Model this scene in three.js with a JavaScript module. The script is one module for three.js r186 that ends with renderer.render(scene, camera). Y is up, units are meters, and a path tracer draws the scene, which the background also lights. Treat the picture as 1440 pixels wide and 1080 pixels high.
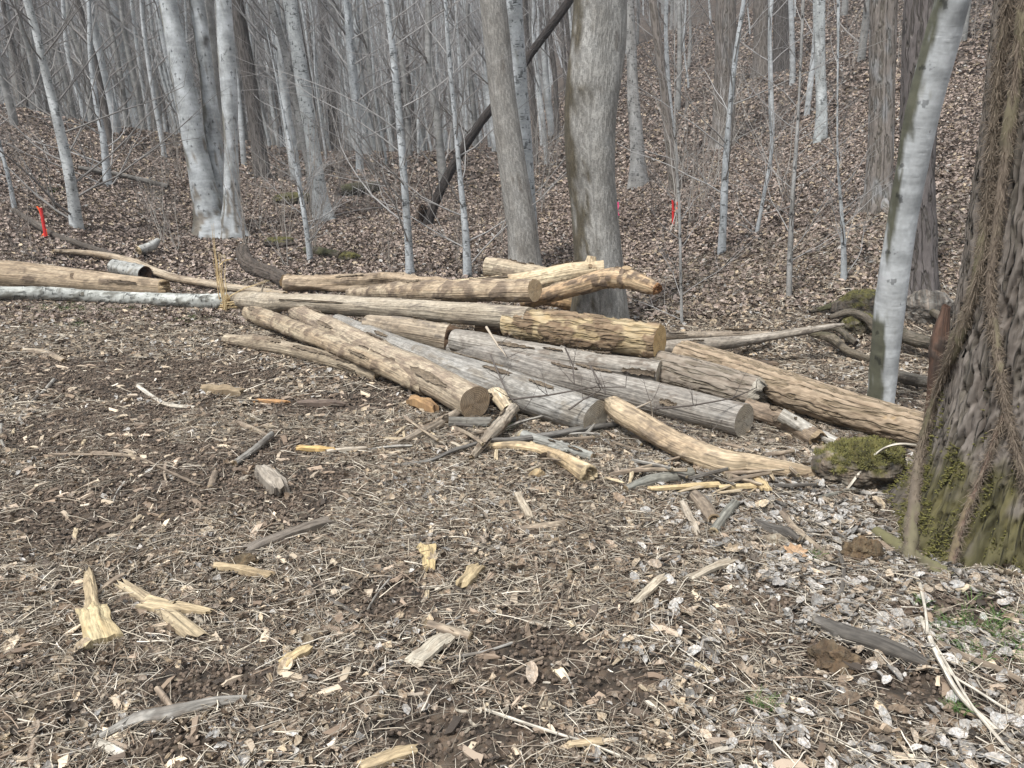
import * as THREE from 'three';
import { mergeGeometries } from 'three/addons/utils/BufferGeometryUtils.js';
import { ImprovedNoise } from 'three/addons/math/ImprovedNoise.js';

// ------------------------------------------------------------------ camera, sky, sun, exposure
const scene = new THREE.Scene();
const CAM_Y = 1.6, PITCH = 15 * Math.PI / 180, FOV = 53;
const camera = new THREE.PerspectiveCamera(FOV, 4 / 3, 0.05, 600);
camera.position.set(0, CAM_Y, 0);
camera.rotation.x = -PITCH;

function makeSky() {                       // even overcast, brighter towards the zenith
  const w = 64, h = 32, a = new Float32Array(w * h * 4);
  for (let j = 0; j < h; j++) for (let i = 0; i < w; i++) {
    const el = ((j + .5) / h - .5) * Math.PI, s = Math.max(0, Math.sin(el));
    const l = 0.37 * (0.42 + 0.95 * s);
    a.set([l * .96, l * .995, l * 1.05, 1], (j * w + i) * 4);
  }
  const t = new THREE.DataTexture(a, w, h, THREE.RGBAFormat, THREE.FloatType);
  t.mapping = THREE.EquirectangularReflectionMapping; t.magFilter = t.minFilter = THREE.LinearFilter; t.needsUpdate = true;
  return t;
}
scene.background = makeSky();
scene.environment = scene.background;
const sun = new THREE.DirectionalLight(new THREE.Color(1, .98, .945), 1.5);
sun.position.set(-22, 48, 16); sun.target.position.set(0, 0, -9);
sun.castShadow = true; sun.shadow.radius = 20; sun.shadow.mapSize.set(2048, 2048);
Object.assign(sun.shadow.camera, { left: -30, right: 30, top: 40, bottom: -40, near: 1, far: 140 });
scene.add(sun, sun.target);
scene.fog = new THREE.FogExp2(new THREE.Color(.78, .87, 1), 0.0011);
const renderer = new THREE.WebGLRenderer({ antialias: true });
renderer.toneMapping = THREE.LinearToneMapping;
renderer.toneMappingExposure = 3.35;
renderer.shadowMap.enabled = true;

// ------------------------------------------------------------------ helpers
const V = (x, y, z) => new THREE.Vector3(x, y, z);
const C = (r, g, b) => [r, g, b];
function rngOf(s) { return () => { s |= 0; s = s + 0x6D2B79F5 | 0; let t = Math.imul(s ^ s >>> 15, 1 | s); t = t + Math.imul(t ^ t >>> 7, 61 | t) ^ t; return ((t ^ t >>> 14) >>> 0) / 4294967296; }; }
const rand = rngOf(7);
const R = (a, b) => a + (b - a) * rand();
const lerp = (a, b, t) => a + (b - a) * t, clamp = (x, a = 0, b = 1) => Math.min(b, Math.max(a, x));
const sstep = (a, b, x) => { const t = clamp((x - a) / (b - a)); return t * t * (3 - 2 * t); };
const mix = (a, b, t) => [lerp(a[0], b[0], t), lerp(a[1], b[1], t), lerp(a[2], b[2], t)];
const perlin = (() => { const r = Math.random; Math.random = rngOf(11); const p = new ImprovedNoise(); Math.random = r; return p; })();
const N3 = (x, y, z) => perlin.noise(x + 100.3, y + 100.7, z + 100.1);
const fbm = (x, y, z, o = 3) => { let s = 0, a = 1, t = 0; for (let i = 0; i < o; i++) { s += a * N3(x, y, z); t += a; a *= .5; x *= 2.03; y *= 2.03; z *= 2.03; } return s / t * 1.4; };

const taken = new Map();
function numbered(n) { const k = taken.get(n) || 0; taken.set(n, k + 1); return k ? `${n}_${String(k).padStart(3, '0')}` : n; }
function tag(o, label, category, group, kind) { if (label) o.userData.label = label; if (category) o.userData.category = category; if (group) o.userData.group = group; if (kind) o.userData.kind = kind; return o; }
function mesh(name, geo, mat, parent) { const m = new THREE.Mesh(geo, mat); m.name = parent ? name : numbered(name); (parent || scene).add(m); return m; }
function base(name, p) { const g = new THREE.Group(); g.name = numbered(name); g.position.copy(p); scene.add(g); return g; }

// ------------------------------------------------------------------ terrain
const softplus = (x, k) => x > 20 * k ? x : k * Math.log(1 + Math.exp(x / k));
function H0(x, z) {
  const d = -z, q = softplus(d - 9.5, .8);
  const wl = 1 - sstep(-.1, .16, x / Math.max(6, d)), f = q => .1 * q + .0025 * q * q, ql = q - .86 * softplus(q - 16, 1.2);
  let h = lerp(f(q), f(ql) + 20 * sstep(62, 160, d), wl);   // the hollow levels out; the hillside keeps climbing
  h += .25 * softplus(x - 1.3, .35) * sstep(6.8, 10.2, d) * (1 + .012 * Math.max(0, x - 6));
  const b = softplus(-(x + 6.1 + .06 * Math.max(0, d - 17)), .45);
  h += 3.4 * (1 - Math.exp(-.36 * b / 3.4)) * sstep(6, 11, d) * (1 - .8 * sstep(20, 32, d));
  return h;
}
function H(x, z) {
  const d = -z;
  let h = H0(x, z);
  h += .035 * N3(x * .55, 3, z * .55) + .028 * N3(x * 1.7, 5, z * 1.7) + .018 * N3(x * 4.5, 8, z * 4.5);
  h += sstep(10, 22, d) * (.28 * N3(x * .16, 1, z * .16) + .12 * N3(x * .5, 2, z * .5));
  h += sstep(40, 70, d) * 2.2 * N3(x * .03, 7, z * .03);
  h -= .16 * Math.exp(-(((x - 3.3) / 1.4) ** 2) - ((d - 7.3) / .8) ** 2);                     // gully below the hillside
  return h;
}
const FPX = 540 / Math.tan(FOV / 2 * Math.PI / 180), cP = Math.cos(PITCH), sP = Math.sin(PITCH);
function ray(px, py) { const u = (px - 720) / FPX, v = (540 - py) / FPX; return V(u, v * cP - sP, -(cP + v * sP)); }
function hit(px, py, h = 0) {              // first point of the pixel's ray that lies h above the ground
  const r = ray(px, py); let t0 = .5, t = .5;
  const f = t => CAM_Y + r.y * t - H(r.x * t, r.z * t) - h;
  while (t < 160 && f(t) > 0) { t0 = t; t += .05 + t * .012; }
  for (let i = 0; i < 24; i++) { const m = (t0 + t) / 2; if (f(m) > 0) t0 = m; else t = m; }
  return V(r.x * t, CAM_Y + r.y * t, r.z * t);
}
function atDepth(px, py, d) { const r = ray(px, py), t = -d / r.z; return V(r.x * t, CAM_Y + r.y * t, -d); }
const mpp = p => ((CAM_Y - p.y) * sP - p.z * cP) / FPX;      // metres per photograph pixel at a point
const onG = (x, z, up = 0) => V(x, H(x, z) + up, z);
const PATCHES = [[190, 528, 190, 26], [130, 600, 130, 34], [215, 668, 190, 58], [430, 690, 70, 45], [395, 640, 60, 28], [120, 735, 110, 40], [292, 968, 90, 34], [250, 1056, 70, 30], [640, 1040, 110, 42], [745, 925, 90, 46], [545, 850, 60, 26], [860, 960, 60, 30], [1290, 975, 60, 34], [1170, 930, 44, 26], [1340, 860, 80, 22], [480, 570, 120, 16], [1080, 840, 40, 20]].map(([x, y, w, h]) => { const p = hit(x, y), a = hit(x, y - h), b = hit(x, y + h); return [p.x, -p.z, w * mpp(p), (b.z - a.z) / 2]; });
function bareSoil(x, z) {                  // bare, churned soil of the landing
  const d = -z; if (d > 9) return 0; let m = .0;
  for (const [cx, cd, w, h] of PATCHES) m = Math.max(m, Math.exp(-(((x - cx) / w) ** 2) - ((d - cd) / h) ** 2));
  m += .42 * fbm(x * 2.2 + 3, 2, z * 2.2, 4) + .12 * fbm(x * 9, 5, z * 9, 2);
  return sstep(.29, .46, m);
}

// ------------------------------------------------------------------ textures (grain only; large colour is in the vertices)
function pnoise(seed) {                    // value noise that tiles
  const h = (i, j) => { let n = Math.imul(i, 374761393) + Math.imul(j, 668265263) + Math.imul(seed, 1274126177) | 0; n = Math.imul(n ^ n >>> 13, 1274126177); return ((n ^ n >>> 16) >>> 0) / 4294967296; };
  return (x, y, px, py) => {
    const i = Math.floor(x), j = Math.floor(y), fx = x - i, fy = y - j, u = fx * fx * (3 - 2 * fx), v = fy * fy * (3 - 2 * fy);
    const m = (a, n) => ((a % n) + n) % n;
    const a = h(m(i, px), m(j, py)), b = h(m(i + 1, px), m(j, py)), c = h(m(i, px), m(j + 1, py)), e = h(m(i + 1, px), m(j + 1, py));
    return lerp(lerp(a, b, u), lerp(c, e, u), v);
  };
}
function pf(n, x, y, fx, fy, o) { let s = 0, a = 1, t = 0; for (let k = 0; k < o; k++) { s += a * n(x * fx, y * fy, fx, fy); t += a; a *= .55; fx *= 2; fy *= 2; } return s / t; }
function texture(size, fn, srgb, rx = 1, ry = 1) {
  const a = new Uint8Array(size * size * 4);
  for (let j = 0; j < size; j++) for (let i = 0; i < size; i++) {
    const c = fn((i + .5) / size, (j + .5) / size), k = (j * size + i) * 4;
    if (typeof c === 'number') a.fill(clamp(c) * 255, k, k + 3); else for (let q = 0; q < 3; q++) a[k + q] = clamp(c[q]) * 255;
    a[k + 3] = 255;
  }
  const t = new THREE.DataTexture(a, size, size); t.wrapS = t.wrapT = THREE.RepeatWrapping; t.magFilter = THREE.LinearFilter; t.minFilter = THREE.LinearFilter;
  if (srgb) t.colorSpace = THREE.SRGBColorSpace;
  t.repeat.set(rx, ry); t.needsUpdate = true; return t;
}
const n1 = pnoise(1), n2 = pnoise(2), n3 = pnoise(3), n4 = pnoise(4);
const furrowH = (x, y) => { const w = .05 * (n2(x * 6, y * 6, 6, 6) - .5), e = Math.abs(pf(n1, x + w, y + w * .6, 9, 3, 3) - .5) * 4; return clamp(sstep(0, .55, e) * .75 + .25 * pf(n3, x, y, 30, 14, 3)); };
const furrowMap = texture(512, (x, y) => { const h = furrowH(x, y), g = pf(n4, x, y, 24, 10, 4); const l = .66 + .2 * h + .26 * (g - .5); return [l * 1.01, l, l * (.95 + .05 * h)]; }, true, 3.6, 1.5);
const furrowBump = texture(512, furrowH, false, 3.6, 1.5);
const plateH = (x, y) => clamp(.55 * pf(n1, x, y, 26, 9, 4) + .45 * sstep(.36, .64, pf(n2, x, y, 18, 6, 4)));
const smoothMap = texture(512, (x, y) => {
  const b = pf(n1, x, y, 5, 5, 5), f = pf(n3, x, y, 30, 40, 3), lent = sstep(.69, .78, pf(n2, x, y, 10, 60, 2)), spot = sstep(.66, .72, pf(n4, x, y, 16, 12, 4));
  const l = .86 + .42 * (b - .5) + .2 * (f - .5) - .3 * lent - .28 * spot; return [l * .99, l, l];
}, true, 1.6, 1.0);
const paleMap = texture(512, (x, y) => { const b = pf(n1, x, y, 4, 7, 5), f = pf(n3, x, y, 40, 40, 3), band = pf(n2, x, y, 3, 26, 3), spot = sstep(.72, .8, pf(n4, x, y, 14, 12, 4)); const l = .88 + .34 * (b - .5) + .16 * (f - .5) + .2 * (band - .5) - .3 * spot; return [l * .995, l, l * .995]; }, true, 1.3, .9);
const smoothBump = texture(512, (x, y) => .6 * pf(n1, x, y, 8, 8, 4) + .4 * pf(n2, x, y, 10, 60, 3), false, 1.6, 1.0);
const plateMap = texture(512, (x, y) => { const h = plateH(x, y), f = pf(n3, x, y, 50, 60, 3); const l = .7 + .24 * (h - .4) + .3 * (f - .5); return [l, l * .99, l * .97]; }, true, 4.2, 2.6);
const plateBump = texture(512, plateH, false, 4.2, 2.6);
const woodH = (x, y) => pf(n1, x + .02 * n2(x * 3, y * 3, 3, 3), y, 40, 3, 4);
const woodMap = texture(512, (x, y) => { const h = woodH(x, y), g = pf(n2, x, y, 7, 3, 4), ck = sstep(.72, .78, pf(n4, x, y, 40, 3, 3)), sp = pf(n3, x, y, 70, 36, 3); const l = .84 + .34 * (h - .5) + .26 * (g - .5) - .16 * ck + .34 * (sp - .5); return [l, l * (.985 + .03 * (g - .5)), l * (.96 + .06 * (g - .5))]; }, true, 2.6, 1.1);
const woodBump = texture(512, woodH, false, 2.6, 1.1);
const ringMap = texture(512, (x, y) => {
  const X = x - .5 + .03 * (n1(x * 3, y * 3, 3, 3) - .5), Y = y - .47 + .03 * (n2(x * 3, y * 3, 3, 3) - .5), r = Math.hypot(X, Y), a = Math.atan2(Y, X);
  const ring = .5 + .5 * Math.sin(r * 120 + 2 * n3(x * 5, y * 5, 5, 5)), ck = sstep(.93, .99, Math.cos(a * 3 + 6 * n4(x * 4, y * 4, 4, 4))) * sstep(.02, .1, r) * sstep(.45, .2, r), saw = pf(n1, x, y, 60, 12, 2);
  const l = .86 + .2 * (ring - .5) - .16 * ck + .2 * (saw - .5) + .14 * (pf(n3, x, y, 6, 6, 4) - .5); return [l, l * .985, l * .96];
}, true);
const soilH = (x, y) => pf(n1, x, y, 24, 24, 5);
const soilMap = texture(1024, (x, y) => { const l = .72 + .85 * (soilH(x, y) - .5) + .35 * (pf(n2, x, y, 5, 5, 3) - .5), g = pf(n3, x, y, 60, 60, 2); return [l * (1 + .1 * (g - .5)), l * .985, l * (.96 - .06 * (g - .5))]; }, true, 1.1, 1.1);
const soilBump = texture(1024, soilH, false, 1.1, 1.1);
const leafMap = texture(256, (x, y) => { const X = x - .5, Y = y - .5, rib = Math.abs(Y) < .012 ? .16 : 0, side = Math.abs(((Math.abs(Y) * 1.1 - X) * 9) % 1) < .1 ? .09 : 0, l = .84 + .5 * (pf(n1, x, y, 6, 6, 4) - .5) + .3 * (pf(n3, x, y, 20, 20, 2) - .5) + rib + side, q = pf(n2, x, y, 4, 4, 3) - .5; return [l, l * (.99 - .1 * q), l * (.97 - .2 * q)]; }, true);
const M = (map, bump, scale, rough = .92, more = {}) => new THREE.MeshStandardMaterial({ map, bumpMap: bump, bumpScale: scale, roughness: rough, vertexColors: true, ...more });
const mat = {
  furrow: M(furrowMap, furrowBump, .016), smooth: M(smoothMap, smoothBump, .003, .85), pale: M(paleMap, smoothBump, .004, .85), plate: M(plateMap, plateBump, .008),
  wood: M(woodMap, woodBump, .007, .86), soil: M(soilMap, soilBump, .02, .97), ring: M(ringMap, null, 1, .9),
  plain: new THREE.MeshStandardMaterial({ vertexColors: true, roughness: .93 }),
  litter: new THREE.MeshStandardMaterial({ color: 0xffffff, roughness: .88, side: THREE.DoubleSide }),
  leaf: new THREE.MeshStandardMaterial({ map: leafMap, roughness: .85, side: THREE.DoubleSide }),
  moss: new THREE.MeshStandardMaterial({ color: 0xffffff, roughness: 1, side: THREE.DoubleSide }),
};

// ------------------------------------------------------------------ swept bodies: logs, trunks, branches
const DOWN = V(0, -1, 0), AWAY = V(.13, 0, -1);
// a skin gives, for metres along, angle and radius, [extra radius, colour]
function sweep(pts, radii, o) {
  const { seg = 40, sides = 16, ref = DOWN, skin, origin = V(0, 0, 0), shape = null } = o;
  const curve = new THREE.CatmullRomCurve3(pts, false, 'centripetal'), n = pts.length - 1;
  const pos = [], uv = [], col = [], idx = [], rAvg = radii.reduce((a, b) => a + b) / radii.length;
  const rings = []; let s = 0, last = null; const Nn = V(), B = V(), P = V();
  for (let i = 0; i <= seg; i++) {
    const t = i / seg; curve.getPoint(t, P); const T = curve.getTangent(t);
    if (last) s += last.distanceTo(P); last = P.clone();
    const f = t * n, k = Math.min(n - 1, Math.floor(f)), fr = f - k, r = lerp(radii[k], radii[k + 1], fr * fr * (3 - 2 * fr) * .5 + fr * .5);
    Nn.copy(ref).addScaledVector(T, -ref.dot(T)).normalize(); B.crossVectors(T, Nn);
    const ring = { c: last.clone().sub(origin), T: T.clone(), p: [], r };
    for (let j = 0; j <= sides; j++) {
      const th = (j % sides) / sides * Math.PI * 2, [dr, c] = skin(s, th, r, t);
      const q = (shape ? shape(t, th, r, s) : r) + dr;
      const v = V().copy(P).addScaledVector(Nn, Math.cos(th) * q).addScaledVector(B, Math.sin(th) * q).sub(origin);
      pos.push(v.x, v.y, v.z); uv.push(j / sides * Math.PI * 2 * rAvg, s); col.push(c[0], c[1], c[2]); if (j < sides) ring.p.push(v);
    }
    rings.push(ring);
    if (i < seg) for (let j = 0; j < sides; j++) { const a = i * (sides + 1) + j, b = a + 1, c = a + sides + 1, e = c + 1; idx.push(a, b, c, b, e, c); }
  }
  const g = new THREE.BufferGeometry();
  g.setAttribute('position', new THREE.Float32BufferAttribute(pos, 3)); g.setAttribute('uv', new THREE.Float32BufferAttribute(uv, 2)); g.setAttribute('color', new THREE.Float32BufferAttribute(col, 3));
  g.setIndex(idx); g.computeVertexNormals();
  return { geo: g, rings, curve, length: s };
}
function capOf(ring, sign, kind, color, seed) {       // end face of a sweep: sawn, torn or hollow
  const m = ring.p.length, K = kind === 'cut' ? 4 : 6, pos = [], uv = [], col = [], idx = [];
  for (let k = 0; k <= K; k++) for (let j = 0; j <= m; j++) {
    const f0 = kind === 'cut' ? [1, .93, .9, .45, 0][k] : 1 - k / K, p = ring.p[j % m]; let f = f0, out = 0;
    const w = N3(p.x * 9 + seed, p.y * 9, p.z * 9), w2 = N3(p.x * 40 * f0 + seed, p.y * 40 * f0, p.z * 40 * f0 + k);
    if (kind === 'cut') out = .0025 * w2 * (k > 0);
    else if (kind === 'torn') out = k === 0 ? 0 : (k === 1 ? .9 * Math.abs(w) + .15 : .9 * w2 + .12) * ring.r * 1.2;
    else { f = k < 2 ? 1 - .16 * k : (1 - .3 * sstep(1, 3, k)) * (k === K ? 0 : .85); out = k < 2 ? .06 * ring.r * w2 : -ring.r * (k - 1) * .8; }
    const v = V().copy(ring.c).lerp(p, f).addScaledVector(ring.T, sign * out);
    pos.push(v.x, v.y, v.z); const a = j / m * Math.PI * 2; const ua = a + ring.c.x * 40 + ring.r * 90; uv.push(.5 + .48 * f * Math.cos(ua), .5 + .48 * f * Math.sin(ua));
    const c = mix(color, [color[0] * .8, color[1] * .74, color[2] * .66], clamp(.5 + w)); col.push(c[0], c[1], c[2]);
  }
  for (let k = 0; k < K; k++) for (let j = 0; j < m; j++) { const a = k * (m + 1) + j, b = a + 1, c = a + m + 1, e = c + 1; if (sign > 0) idx.push(a, b, c, b, e, c); else idx.push(a, c, b, b, c, e); }
  const g = new THREE.BufferGeometry();
  g.setAttribute('position', new THREE.Float32BufferAttribute(pos, 3)); g.setAttribute('uv', new THREE.Float32BufferAttribute(uv, 2)); g.setAttribute('color', new THREE.Float32BufferAttribute(col, 3));
  g.setIndex(idx); g.computeVertexNormals(); return g;
}
class MB {                                 // many light tubes and slivers in one mesh
  constructor() { this.p = []; this.c = []; this.u = []; this.i = []; }
  tube(pts, r0, r1, sides, col) {
    const st = this.p.length / 3, n = pts.length; let T = V(), A = V(), B = V(), s = 0;
    for (let i = 0; i < n; i++) {
      T.subVectors(pts[Math.min(n - 1, i + 1)], pts[Math.max(0, i - 1)]).normalize();
      A.set(.31, .13, 1).addScaledVector(T, -(T.x * .31 + T.y * .13 + T.z)).normalize(); B.crossVectors(T, A);
      if (i) s += pts[i].distanceTo(pts[i - 1]);
      const r = lerp(r0, r1, i / (n - 1));
      for (let j = 0; j < sides; j++) { const a = j / sides * 6.2832, x = Math.cos(a) * r, y = Math.sin(a) * r; this.p.push(pts[i].x + A.x * x + B.x * y, pts[i].y + A.y * x + B.y * y, pts[i].z + A.z * x + B.z * y); this.c.push(col[0], col[1], col[2]); this.u.push(j / sides * .3, s); }
      if (i) for (let j = 0; j < sides; j++) { const a = st + (i - 1) * sides + j, b = st + (i - 1) * sides + (j + 1) % sides; this.i.push(a, b, a + sides, b, b + sides, a + sides); }
    }
  }
  geo() {
    const g = new THREE.BufferGeometry();
    g.setAttribute('position', new THREE.Float32BufferAttribute(this.p, 3)); g.setAttribute('uv', new THREE.Float32BufferAttribute(this.u, 2)); g.setAttribute('color', new THREE.Float32BufferAttribute(this.c, 3));
    g.setIndex(this.i); g.computeVertexNormals(); return g;
  }
}
function branch(mb, rng, p, dir, len, r, depth, col, up = .25) {
  const n = depth > 1 ? 6 : depth > 0 ? 4 : 2, pts = [p.clone()], d = dir.clone(), st = len / n; let q = p.clone();
  for (let i = 0; i < n; i++) { d.x += (rng() - .5) * .42; d.y += (rng() - .5) * .3 + up * .12; d.z += (rng() - .5) * .42; d.normalize(); q = q.clone().addScaledVector(d, st); pts.push(q); }
  mb.tube(pts, r, r * (depth ? .3 : .22), depth > 1 ? 5 : depth > 0 ? 4 : 3, col);
  if (depth > 0) {
    const k = depth > 1 ? 5 : 4;
    for (let i = 0; i < k; i++) {
      const a = 1 + Math.floor(rng() * n), o = pts[a], e = V(rng() - .5, rng() - .3, rng() - .5).normalize().multiplyScalar(.85).add(d).normalize();
      branch(mb, rng, o, e, len * (.32 + .3 * rng()), r * lerp(.8, .35, a / n) * .65, depth - 1, col, up);
    }
  }
}

// ------------------------------------------------------------------ skins (what the surface is made of)
function woodSkin(seed, { wood, stain, bark, barkAmt = .3, bump = .012, barkH = .009, streak = 1, along = 3 }) {
  return (s, th, r) => {
    const c = Math.cos(th) * r, n = Math.sin(th) * r;
    const st = fbm(c * 34 + seed, n * 34, s * 2.2, 3), big = N3(c * 5 + seed, n * 5, s * 1.1);
    const m = sstep(-.02, .08, fbm(c * 11, n * 11 + seed, s * along, 4) + .25 * fbm(c * 50, n * 50 + seed, s * 22, 2) + (barkAmt - .5) * 1.1);
    let k = mix(wood, stain, clamp(.42 + .75 * st * streak + .3 * big)); k = mix(k, bark, m * .9);
    const sp = fbm(c * 60 + seed, n * 60, s * 26, 2), mt = fbm(c * 14 + 9, n * 14 + seed, s * 9, 3);
    k = mix(k, mix(bark, [.06, .045, .035], .4), .5 * sstep(.2, .45, mt)); const q = 1 + .28 * sp, lu = (k[0] + k[1] * 2 + k[2]) / 4; k = mix(k, [lu, lu, lu], .2).map(a => Math.min(.8, a * q * 1.14));
    return [barkH * m + bump * N3(c * 6 + seed, n * 6, s * 1.7) + .0022 * st + .003 * mt + r * .10 * N3(Math.cos(th) * .9 + seed, Math.sin(th) * .9, s * 1.3), k];
  };
}
function barkSkin(seed, { ridge, groove, under = null, flake = -1, depth = .012, k = 30, lich = null }) {
  return (s, th, r) => {
    const c = Math.cos(th) * r, n = Math.sin(th) * r, w = .25 * N3(c * 9, n * 9 + seed, s * 4);
    const e = Math.abs(N3(c * k + w * 2 + seed, n * k + w * 2, s * k * .13)) + .5 * Math.abs(N3(c * k * 2.1, n * k * 2.1 + seed, s * k * .42));
    const pl = sstep(.02, .36, e), g = fbm(c * 20, n * 20 + seed, s * 9, 3);
    let col = mix(groove, ridge, clamp(.25 + .6 * pl + .45 * g)), d = depth * pl;
    if (lich) col = mix(col, lich, .8 * sstep(.12, .4, fbm(c * 9 + seed, n * 9, s * 3, 3)));
    if (under) { const f = sstep(.0, .12, fbm(c * 8 + seed * 2, n * 8, s * 4.5, 4) + flake); col = mix(col, mix(under, [under[0] * .8, under[1] * .72, under[2] * .6], clamp(.5 + g)), f); d = lerp(d, -.004 + .002 * g, f); }
    return [d + .008 * N3(c * 5 + seed, n * 5, s * 1.5), col];
  };
}
function smoothSkin(seed, { a, b, spot, moss = null, mossAmt = 0, mossTh = Math.PI, lump = .012, scar = 0 }) {
  return (s, th, r) => {
    const c = Math.cos(th) * r, n = Math.sin(th) * r, g = fbm(c * 6 + seed, n * 6, s * 2.5, 4), f = fbm(c * 16, n * 16 + seed, s * 5, 3);
    let col = mix(a, b, clamp(.4 + .9 * g)); col = mix(col, spot, .85 * sstep(.34, .55, f - .08));
    let d = lump * N3(c * 3 + seed, n * 3, s * .9) * (r > .1 ? 2 : 1);
    if (scar) { const q = sstep(.42, .62, N3(c * 4 + seed * 3, n * 4, s * 3.1)); col = mix(col, [.05, .04, .03], q * scar); d -= .012 * q * scar; }
    if (moss) { const q = sstep(.1, .35, Math.cos(th - mossTh) - 1 + mossAmt + .8 * fbm(c * 9, n * 9, s * 2.6 + seed, 4)); col = mix(col, moss, q * .9); d += .006 * q; }
    return [d, col];
  };
}
const PAL = {
  tan: C(.50, .39, .26), pale: C(.60, .49, .34), brown: C(.21, .15, .10), dkbrown: C(.10, .072, .05), grey: C(.36, .33, .29), dkgrey: C(.19, .17, .15), ltgrey: C(.50, .48, .45),
  yellow: C(.66, .49, .24), cream: C(.70, .58, .38), orange: C(.58, .30, .13), moss: C(.10, .115, .022), bark: C(.24, .19, .145), barkd: C(.13, .10, .078),
};

// ------------------------------------------------------------------ ground
function makeGround() {
  const line = (n0, n1, lo, hi, k) => { const a = [], f = i => Math.sinh(i * k) / k; for (let i = -n0; i <= n1; i++) a.push(i < 0 ? -f(-i) * lo : f(i) * hi); return a; };
  const xs = line(210, 210, .03, .03, .027).map(x => x), ds = [];
  { let d = -6; while (d < 185) { ds.push(d); d += d < 1 ? .3 : d < 6 ? .03 : .03 + (d - 6) * .018; } }
  const pos = [], uv = [], col = [], idx = [], nx = xs.length;
  for (const d of ds) for (const x of xs) {
    const z = -d; let h = H(x, z);
    const bare = d < 12 ? bareSoil(x, z) : 0;
    if (d < 9 && Math.abs(x) < 7) h += (.012 + .012 * bare) * fbm(x * 9, 4, z * 9, 3);
    pos.push(x, h, z); uv.push(x, z);
    const f = fbm(x * .8, 6, z * .8, 3), f2 = N3(x * 6, 9, z * 6);
    let c = mix([.10, .078, .06], [.19, .145, .115], clamp(.5 + .6 * f + .3 * f2)); c = mix(c, [.108, .081, .059], bare);
    const gm = sstep(.28, .5, fbm(x * .9 + 7, 3, z * .9, 3)) * sstep(-5, -7, x) * sstep(11, 13, d); c = mix(c, [.06, .075, .025], gm * .7);
    col.push(...c);
  }
  for (let j = 0; j < ds.length - 1; j++) for (let i = 0; i < nx - 1; i++) { const a = j * nx + i, b = a + 1, c = a + nx, e = c + 1; idx.push(a, b, c, b, e, c); }
  const g = new THREE.BufferGeometry();
  g.setAttribute('position', new THREE.Float32BufferAttribute(pos, 3)); g.setAttribute('uv', new THREE.Float32BufferAttribute(uv, 2)); g.setAttribute('color', new THREE.Float32BufferAttribute(col, 3));
  g.setIndex(idx); g.computeVertexNormals();
  tag(mesh('ground', g, mat.soil), 'churned soil clearing rising into a leaf covered hollow and hillside', 'ground', null, 'structure');
}
makeGround();

// ------------------------------------------------------------------ trees of the middle distance, each where it stands
function trunkThing(name, label, pix, opt) {
  // pix: [x, y, width] in the photograph, from the foot upwards; the foot's distance comes from the ground
  const { kind = 'smooth', skin, toCam = 0, top = 11, sides = 20, seg = 50, flare = 1.35, group, limbs = 10, foot = null, start = null, fine = 1, lcol = C(.3, .29, .28), seed = 1 } = opt;
  const rng = rngOf(seed * 977 + 5), b = foot ? hit(...foot) : hit(pix[0][0], pix[0][1]), d0 = -b.z, o = b.clone();
  const pts = [], rad = [];
  pix.forEach(([x, y, w], i) => { const dd = d0 - toCam * i / (pix.length - 1), p = atDepth(x, y, dd); if (i === 0) p.y = Math.min(p.y, H(p.x, p.z)) - .15; pts.push(p); rad.push(w / 2 * mpp(p)); });
  const a = pts[pts.length - 2], c = pts[pts.length - 1], dir = c.clone().sub(a).normalize();
  const more = Math.max(1, Math.round((top - (c.y - b.y)) / 2));
  let q = c.clone(), r = rad[rad.length - 1];
  for (let i = 1; i <= more; i++) { dir.x = dir.x * .8 + (rng() - .5) * .06; dir.y += .12; dir.normalize(); q = q.clone().addScaledVector(dir, (top - (c.y - b.y)) / more); r = Math.max(.012, rad[rad.length - 1] * (1 - .85 * i / more)); pts.push(q); rad.push(r); }
  const foot1 = pts[0].clone().lerp(pts[1], .12); pts.splice(1, 0, foot1); rad.splice(1, 0, rad[0]); rad[0] *= flare;
  const g = base(name, o); tag(g, label, 'tree', group);
  const S = sweep(pts, rad, { seg, sides, ref: AWAY, skin, origin: o, shape: (t, th, r, s) => r * (1 + (flare - 1) * Math.exp(-s / .35) * (.3 + .6 * Math.cos(th * 5 + seed) + .25 * Math.cos(th * 9 + seed))) });
  mesh('trunk', S.geo, mat[kind], g);
  const mb = new MB();
  for (let i = 0; i < limbs; i++) {
    const t = lerp(start ?? Math.min(.9, (pix.length + .6) / (pts.length - 1)), .97, (i + rng()) / limbs), p = S.curve.getPoint(t).sub(o), an = rng() * 6.28, e = V(Math.cos(an), .35 + .7 * rng(), Math.sin(an)).normalize();
    const rr = lerp(rad[2], .015, t); branch(mb, rng, p, e, Math.min(3.6, top * .3) * (1.15 - t * .7), Math.min(.045, rr * (start ? .3 : .42)), 2, lcol);
  }
  if (limbs) mesh('crown', mb.geo(), mat.plain, g);
  if (opt.roots) rootsOf(g, opt.roots.map(a => hit(...a)), o, .22, rad[1] * .4, skin, kind);
  return g;
}
const beech = (s, more = {}) => smoothSkin(s, { a: C(.56, .58, .60), b: C(.40, .41, .41), spot: C(.20, .19, .17), ...more });
const greyT = (s, more = {}) => smoothSkin(s, { a: C(.40, .39, .38), b: C(.29, .27, .25), spot: C(.17, .15, .13), ...more });
const darkT = s => barkSkin(s, { ridge: C(.16, .145, .135), groove: C(.085, .075, .07), k: 18, depth: .02 });
const midT = (s, more = {}) => barkSkin(s, { ridge: C(.30, .27, .245), groove: C(.19, .165, .14), k: 20, depth: .014, ...more });

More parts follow.
